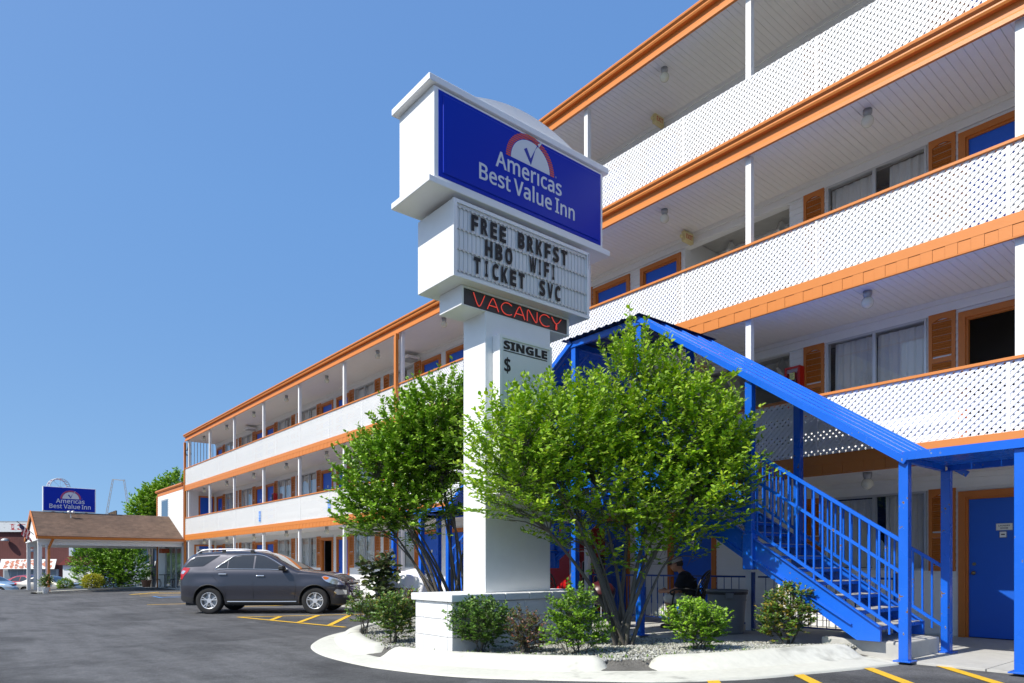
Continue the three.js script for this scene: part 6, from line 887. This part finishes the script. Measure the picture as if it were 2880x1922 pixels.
{
  const P = thing('person', 'person in black t-shirt, pale shorts and cap sitting on the black patio chair', 'person');
  const skin = paint(0.42, 0.20, 0.12, 0.6, { bump: 0.0005 }), shirt = paint(0.012, 0.013, 0.018, 0.9), shorts = paint(0.52, 0.51, 0.47, 0.9), B = [];
  const hip = V(0, 0.50, -0.08), chest = V(0, 0.80, 0.05), neck = V(0, 1.00, 0.16), head = V(0, 1.14, 0.24);
  const add = (a, b, ra, rb_, sx) => B.push([a, b, ra, rb_, sx]);
  add(hip, chest, 0.125, 0.125, 1.3); add(chest, V(0, 0.92, 0.10), 0.125, 0.09, 1.45); add(V(0, 0.93, 0.11), V(0, 1.06, 0.20), 0.055, 0.05);
  const hands = [];
  for (const s of [-1, 1]) {
    const sh = V(s * 0.19, 0.92, 0.10), el = V(s * 0.25, 0.68, 0.20), wr = V(s * 0.10, 0.66, 0.40), hp = V(s * 0.10, 0.50, -0.05), kn = V(s * 0.13, 0.53, 0.38), an = V(s * 0.13, 0.10, 0.28), toe = V(s * 0.14, 0.05, 0.46);
    add(V(s * 0.10, 0.93, 0.10), sh, 0.06, 0.058); add(sh, el, 0.053, 0.042); add(el, wr, 0.041, 0.028); add(hp, kn, 0.088, 0.062); add(kn, an, 0.058, 0.038); add(an, toe, 0.04, 0.03); hands.push([s, wr]);
  }
  // head, jaw, nose, ears
  add(head, V(0, 1.17, 0.235), 0.088, 0.09); add(V(0, 1.10, 0.27), V(0, 1.065, 0.285), 0.062, 0.048); add(V(0, 1.125, 0.335), V(0, 1.10, 0.345), 0.012, 0.016);
  const body = fieldMesh('body', B, 0.05, V(-0.45, -0.02, -0.3), V(0.45, 1.3, 0.65), 104, skin);
  const parts = [body];
  for (const [s, wr] of hands) { const hb = [], palm = wr.clone().add(V(-s * 0.03, 0.0, 0.06)); hb.push([wr, palm, 0.027, 0.034]); for (let f = 0; f < 4; f++) { const k0 = palm.clone().add(V(s * 0.0, 0.026 - f * 0.018, 0.03)), L = [0.040, 0.045, 0.042, 0.033][f], k1 = k0.clone().add(V(-s * 0.012, -0.004, L)), k2 = k1.clone().add(V(-s * 0.028, -0.008, L * 0.55)); hb.push([k0, k1, 0.010, 0.009], [k1, k2, 0.009, 0.0075]); } const t0 = palm.clone().add(V(-s * 0.005, 0.03, -0.01)); hb.push([t0, t0.clone().add(V(-s * 0.03, 0.025, 0.03)), 0.012, 0.009]); parts.push(fieldMesh('hand', hb, 0.012, palm.clone().add(V(-0.12, -0.1, -0.1)), palm.clone().add(V(0.12, 0.1, 0.14)), 64, skin)); }
  raw('body', mergeGeometries(parts), skin, P);
  const T = [[hip, chest, 0.142, 0.142, 1.3], [chest, V(0, 0.92, 0.10), 0.142, 0.10, 1.45]]; for (const s of [-1, 1]) { const sh = V(s * 0.19, 0.92, 0.10), el = V(s * 0.25, 0.68, 0.20); T.push([V(s * 0.10, 0.93, 0.10), sh, 0.072, 0.07], [sh, sh.clone().lerp(el, 0.62), 0.070, 0.072]); }
  raw('t_shirt', fieldMesh('t', T, 0.05, V(-0.42, 0.3, -0.3), V(0.42, 1.1, 0.5), 64, shirt), shirt, P);
  const Sh = []; for (const s of [-1, 1]) Sh.push([V(s * 0.09, 0.50, -0.08), V(s * 0.13, 0.53, 0.36), 0.115, 0.092]); raw('shorts', fieldMesh('s', Sh, 0.06, V(-0.4, 0.2, -0.3), V(0.4, 0.9, 0.55), 56, shorts), shorts, P);
  const capMat = paint(0.36, 0.33, 0.30, 0.9), cap = new THREE.SphereGeometry(0.106, 24, 12, 0, 6.3, 0, 1.62); cap.scale(0.95, 0.95, 1.08); cap.rotateX(0.35); cap.translate(0, 1.175, 0.24); mesh('cap', cap, capMat, P);
  const br = new THREE.CylinderGeometry(0.085, 0.085, 0.008, 24, 1, false, -1.57, 3.14); br.scale(1, 1, 1.25); br.rotateX(0.45); br.translate(0, 1.155, 0.315); mesh('cap_peak', br, shirt, P);
  mesh('sunglasses', [rbx(-0.068, -0.008, 1.115, 1.15, 0.328, 0.338, 0.008), rbx(0.008, 0.068, 1.115, 1.15, 0.328, 0.338, 0.008), bar(V(-0.07, 1.14, 0.33), V(-0.09, 1.14, 0.24), 0.006), bar(V(0.07, 1.14, 0.33), V(0.09, 1.14, 0.24), 0.006), bar(V(-0.02, 1.14, 0.336), V(0.02, 1.14, 0.336), 0.006)], M.black, P);
  const hair = new THREE.SphereGeometry(0.094, 18, 12, 0, 6.3, 0.9, 1.1); hair.translate(0, 1.145, 0.225); mesh('hair', hair, paint(0.05, 0.035, 0.025, 0.9), P);
  for (const s of [-1, 1]) { const e = new THREE.SphereGeometry(0.022, 10, 8); e.scale(0.5, 1.2, 0.8); e.translate(s * 0.092, 1.125, 0.235); mesh('ear', e, skin, P); mesh('shoe', rbx(s * 0.135 - 0.048, s * 0.135 + 0.048, 0.0, 0.085, 0.22, 0.50, 0.035, 3), M.dark, P); }
  const pr = TW.make(256, 128, (c) => { c.fillStyle = '#08080b'; c.fillRect(0, 0, 256, 128); c.fillStyle = '#6fc3e0'; c.font = 'bold 74px sans-serif'; c.textAlign = 'center'; c.fillText('SYSTEM', 128, 88, 236); });
  { const g = new THREE.PlaneGeometry(0.24, 0.11, 12, 1), p = g.attributes.position; for (let i = 0; i < p.count; i++) p.setZ(i, -0.42 * (p.getX(i) ** 2) * 2); g.rotateY(Math.PI); g.rotateX(-0.38); g.translate(0, 0.84, -0.088); g.computeVertexNormals(); pr.side = THREE.DoubleSide; raw('shirt_print', g, pr, P); }
  const ph = new THREE.BoxGeometry(0.07, 0.13, 0.009); ph.rotateX(-0.9); ph.translate(0, 0.70, 0.50); const ph2 = thing('phone', 'pale phone held by the seated person', 'phone'); mesh('case', ph, paint(0.6, 0.6, 0.6, 0.3), ph2); mesh('screen', new THREE.BoxGeometry(0.06, 0.115, 0.002).rotateX(-0.9).translate(0, 0.7048, 0.4962), M.black, ph2);
  const x = 9.30 + RT.x * 0.42, z = -7.20 + RT.z * 0.42, a = -YAW - Math.PI / 2 - 0.45; for (const o of [P, ph2]) { o.position.set(x, 0.19, z); o.rotation.y = a; o.scale.setScalar(0.95); }
  patioChair('black openwork metal patio chair under the seated person', x, z, a);
}
patioChair('black openwork metal patio chair behind the block planter beside the vending machine', 9.0, -10.0, 2.4);
{ // drinks vending machine
  const Vm = thing('vending_machine', 'red drinks vending machine on the walkway behind the lime shrub', 'vending machine'); const x0 = 10.2, x1 = 11.2, z0 = -11.1, z1 = -10.25, y0 = 0.19, y1 = 2.06;
  mesh('cabinet', rbx(x0, x1, y0 + 0.06, y1, z0, z1 - 0.05, 0.02), paint(0.55, 0.010, 0.010, 0.25), Vm); mesh('plinth', bx(x0 + 0.04, x1 - 0.04, y0, y0 + 0.059, z0 + 0.05, z1 - 0.1), M.black, Vm);
  const fr = TW.make(512, 960, (c) => { c.fillStyle = '#8f1216'; c.fillRect(0, 0, 512, 960); const g = ['#5d0a0d', '#a51b1e', '#b82a24']; for (let i = 0; i < 60; i++) { c.fillStyle = g[i % 3]; c.globalAlpha = 0.35; c.beginPath(); c.ellipse(((i * 131) % 512), ((i * 277) % 960), 60, 20, i, 0, 7); c.fill(); } c.globalAlpha = 1; c.strokeStyle = '#d9c9c4'; c.lineWidth = 12; c.beginPath(); c.moveTo(30, 300); c.bezierCurveTo(180, 200, 260, 360, 480, 230); c.stroke(); for (let r = 0; r < 2; r++) for (let i = 0; i < 4; i++) { c.fillStyle = '#141012'; c.strokeStyle = '#cfc6c2'; c.lineWidth = 7; c.beginPath(); c.roundRect(40 + i * 95, 380 + r * 170, 62, 140, 28); c.fill(); c.stroke(); } c.fillStyle = '#161416'; c.fillRect(420, 380, 70, 330); c.fillStyle = '#0c0b0c'; c.fillRect(60, 800, 300, 110); });
  plate('front_panel', x1 - x0 - 0.03, y1 - y0 - 0.1, '+z', V((x0 + x1) / 2, (y0 + y1) / 2 + 0.03, z1 - 0.045), fr, Vm, 0.008); mesh('coin_box', rbx(x1 - 0.19, x1 - 0.05, 1.0, 1.45, z1 - 0.04, z1 - 0.02, 0.006), M.black, Vm); mesh('door_edge', rbx(x0 - 0.004, x0 + 0.02, y0 + 0.08, y1 - 0.02, z1 - 0.15, z1 - 0.04, 0.008), M.galv, Vm);
}
{ // kettle grill by the shrub
  const K = thing('kettle_grill', 'dark maroon kettle grill on thin legs behind the shrub stems', 'grill'); mesh('bowl', lathe([[0.001, 0.45], [0.15, 0.48], [0.25, 0.58], [0.28, 0.68], [0.27, 0.68], [0.001, 0.66]], 26), M.black, K); mesh('lid', lathe([[0.285, 0.685], [0.28, 0.78], [0.2, 0.88], [0.08, 0.93], [0.001, 0.94]], 26), paint(0.07, 0.010, 0.012, 0.35), K); mesh('knob', rbx(-0.06, 0.06, 0.95, 0.98, -0.012, 0.012, 0.01), M.black, K); for (const a of [0.3, 2.4, 4.5]) mesh('leg', cyl(V(Math.cos(a) * 0.15, 0.5, Math.sin(a) * 0.15), V(Math.cos(a) * 0.27, 0.0, Math.sin(a) * 0.27), 0.012), M.galv, K); K.position.set(8.6, 0.19, -8.0); K.scale.setScalar(0.85);
}
{ // linen cart and planter pot on the walk beside the car
  const [x, z] = pxAt(1142, 15.4), t = thing('linen_cart', 'beige housekeeping cart on the lot beside the dark shrub', 'cart'); const beige = paint(0.42, 0.39, 0.33, 0.8);
  mesh('bin', [bx(-0.05, 0.62, 0.16, 0.86, -0.3, -0.27), bx(-0.05, 0.62, 0.16, 0.86, 0.27, 0.3), bx(-0.05, -0.02, 0.16, 0.86, -0.27, 0.27), bx(0.59, 0.62, 0.16, 0.86, -0.27, 0.27), bx(-0.05, 0.62, 0.13, 0.16, -0.3, 0.3)], beige, t); mesh('shelf_frame', [bx(-0.6, -0.06, 0.86, 0.89, -0.3, 0.3), bx(-0.6, -0.57, 0.12, 0.86, -0.3, -0.27), bx(-0.6, -0.57, 0.12, 0.86, 0.27, 0.3), bx(-0.6, -0.06, 0.12, 0.15, -0.3, 0.3), bx(-0.59, -0.06, 0.48, 0.5, -0.29, 0.29)], beige, t);
  for (const [a, b] of [[-0.5, -0.22], [-0.5, 0.22], [0.5, -0.22], [0.5, 0.22]]) mesh('castor', new THREE.CylinderGeometry(0.06, 0.06, 0.04, 14).rotateX(Math.PI / 2).translate(a, 0.06, b), M.black, t);
  mesh('rim_rail', [tube([V(-0.05, 0.88, -0.28), V(0.6, 0.88, -0.28), V(0.6, 0.88, 0.28), V(-0.05, 0.88, 0.28)], 0.016, 40, 6)], M.white, t);
  t.position.set(x, ya(x, z), z); t.rotation.y = -YAW + 0.1;
  const L = thing('linen_heap', 'heap of crumpled white linen draped over the housekeeping cart', 'linen'); const cl = new THREE.MeshPhysicalMaterial({ color: col(0.80, 0.80, 0.84), roughness: 0.95, transmission: 0.1, thickness: 0 });
  const g = new THREE.PlaneGeometry(1.55, 1.9, 70, 80), p = g.attributes.position; for (let i = 0; i < p.count; i++) { const u = p.getX(i), v = p.getY(i); const ex = Math.max(0, Math.abs(v) - 0.33), top = 0.91 + 0.10 * fbm((u + 2) * 0.25, (v + 2) * 0.25, 12, 3, 5) + 0.10 * Math.exp(-((u - 0.25) ** 2) / 0.06); const ux = Math.max(0, -u - 0.45), fold = 0.03 * Math.sin(u * 17 + v * 5 + 3 * fbm((u + 2) * 0.2, (v + 2) * 0.2, 8, 2, 6)); const X = u < -0.45 ? -0.62 - 0.04 * Math.min(1, ux * 4) + fold * 0.6 : u * 1.0 * 0.92 - 0.2; const zz = Math.sign(v) * (Math.min(Math.abs(v), 0.33) + Math.min(0.08, ex * 0.25)) + (ex > 0 ? fold * 1.6 : fold * 0.4); p.setXYZ(i, X, Math.max(0.22 + 0.16 * Math.sin(u * 4 + 1), top - Math.max(ex, ux) * 1.0), zz); } g.computeVertexNormals(); raw('sheet', g, cl, L);
  for (let k = 0; k < 3; k++) { const s = new THREE.IcosahedronGeometry(0.17, 4), q = s.attributes.position; for (let i = 0; i < q.count; i++) { const a = V(q.getX(i), q.getY(i), q.getZ(i)), n = 0.75 + 0.6 * fbm(a.x * 1.2 + k + 3, a.y * 1.2 + a.z * 1.7 + 3, 8, 4, 9 + k); q.setXYZ(i, a.x * n * 1.3, a.y * n * 0.75, a.z * n); } s.computeVertexNormals(); s.translate(0.02 + k * 0.17, 1.02 + (k % 2) * 0.03, -0.05 + 0.08 * k); raw('towel', s, cl, L); }
  L.position.copy(t.position); L.rotation.y = t.rotation.y;
  const [px, pz] = pxAt(1068, 14.6), pot = thing('plant_pot', 'dark green ribbed pot at the edge of the lot beside the linen cart', 'pot'); mesh('pot', lathe([[0.001, 0], [0.17, 0], [0.2, 0.02], [0.235, 0.36], [0.255, 0.36], [0.26, 0.40], [0.25, 0.41], [0.255, 0.45], [0.23, 0.46], [0.22, 0.42], [0.001, 0.41]], 26), paint(0.05, 0.10, 0.03, 0.5), pot); pot.position.set(px, ya(px, pz), pz);
  shrub('potted_plant', 'tall drooping broad leaved plant in the green pot beside the car', 'plant', { base: [px, ya(px, pz) + 0.4, pz], stems: 8, stemR: 0.016, foot: 0.09, twigs: 90, perTwig: 7, leaf: 0.16, twigLen: 0.22, flat: 0.4, rise: -0.1, palette: [[0.06, 0.11, 0.02], [0.09, 0.14, 0.03], [0.045, 0.075, 0.02], [0.10, 0.09, 0.05], [0.13, 0.17, 0.03]], lobes: [[0, 0.30, 0, 0.15, 0.25, 0.15, 0.6], [-0.08, 0.72, 0, 0.17, 0.18, 0.17, 0.5], [0.14, 0.82, 0, 0.14, 0.2, 0.14, 0.4]], minY: 0.0, shell: 0.6 });
}
{ // wall vents below the windows
  const vent = thing('wall_vent', 'white louvred heater grille low on the wall behind the car bonnet', 'vent'); mesh('frame', bx(WX - 0.06, WX - 0.017, 0.30, 0.72, -22.9, -22.1), M.white, vent); for (let i = 0; i < 8; i++) mesh('louvre', bx(WX - 0.072, WX - 0.06, 0.33 + i * 0.047, 0.355 + i * 0.047, -22.85, -22.15), M.white, vent);
}
renderer.render(scene, camera);
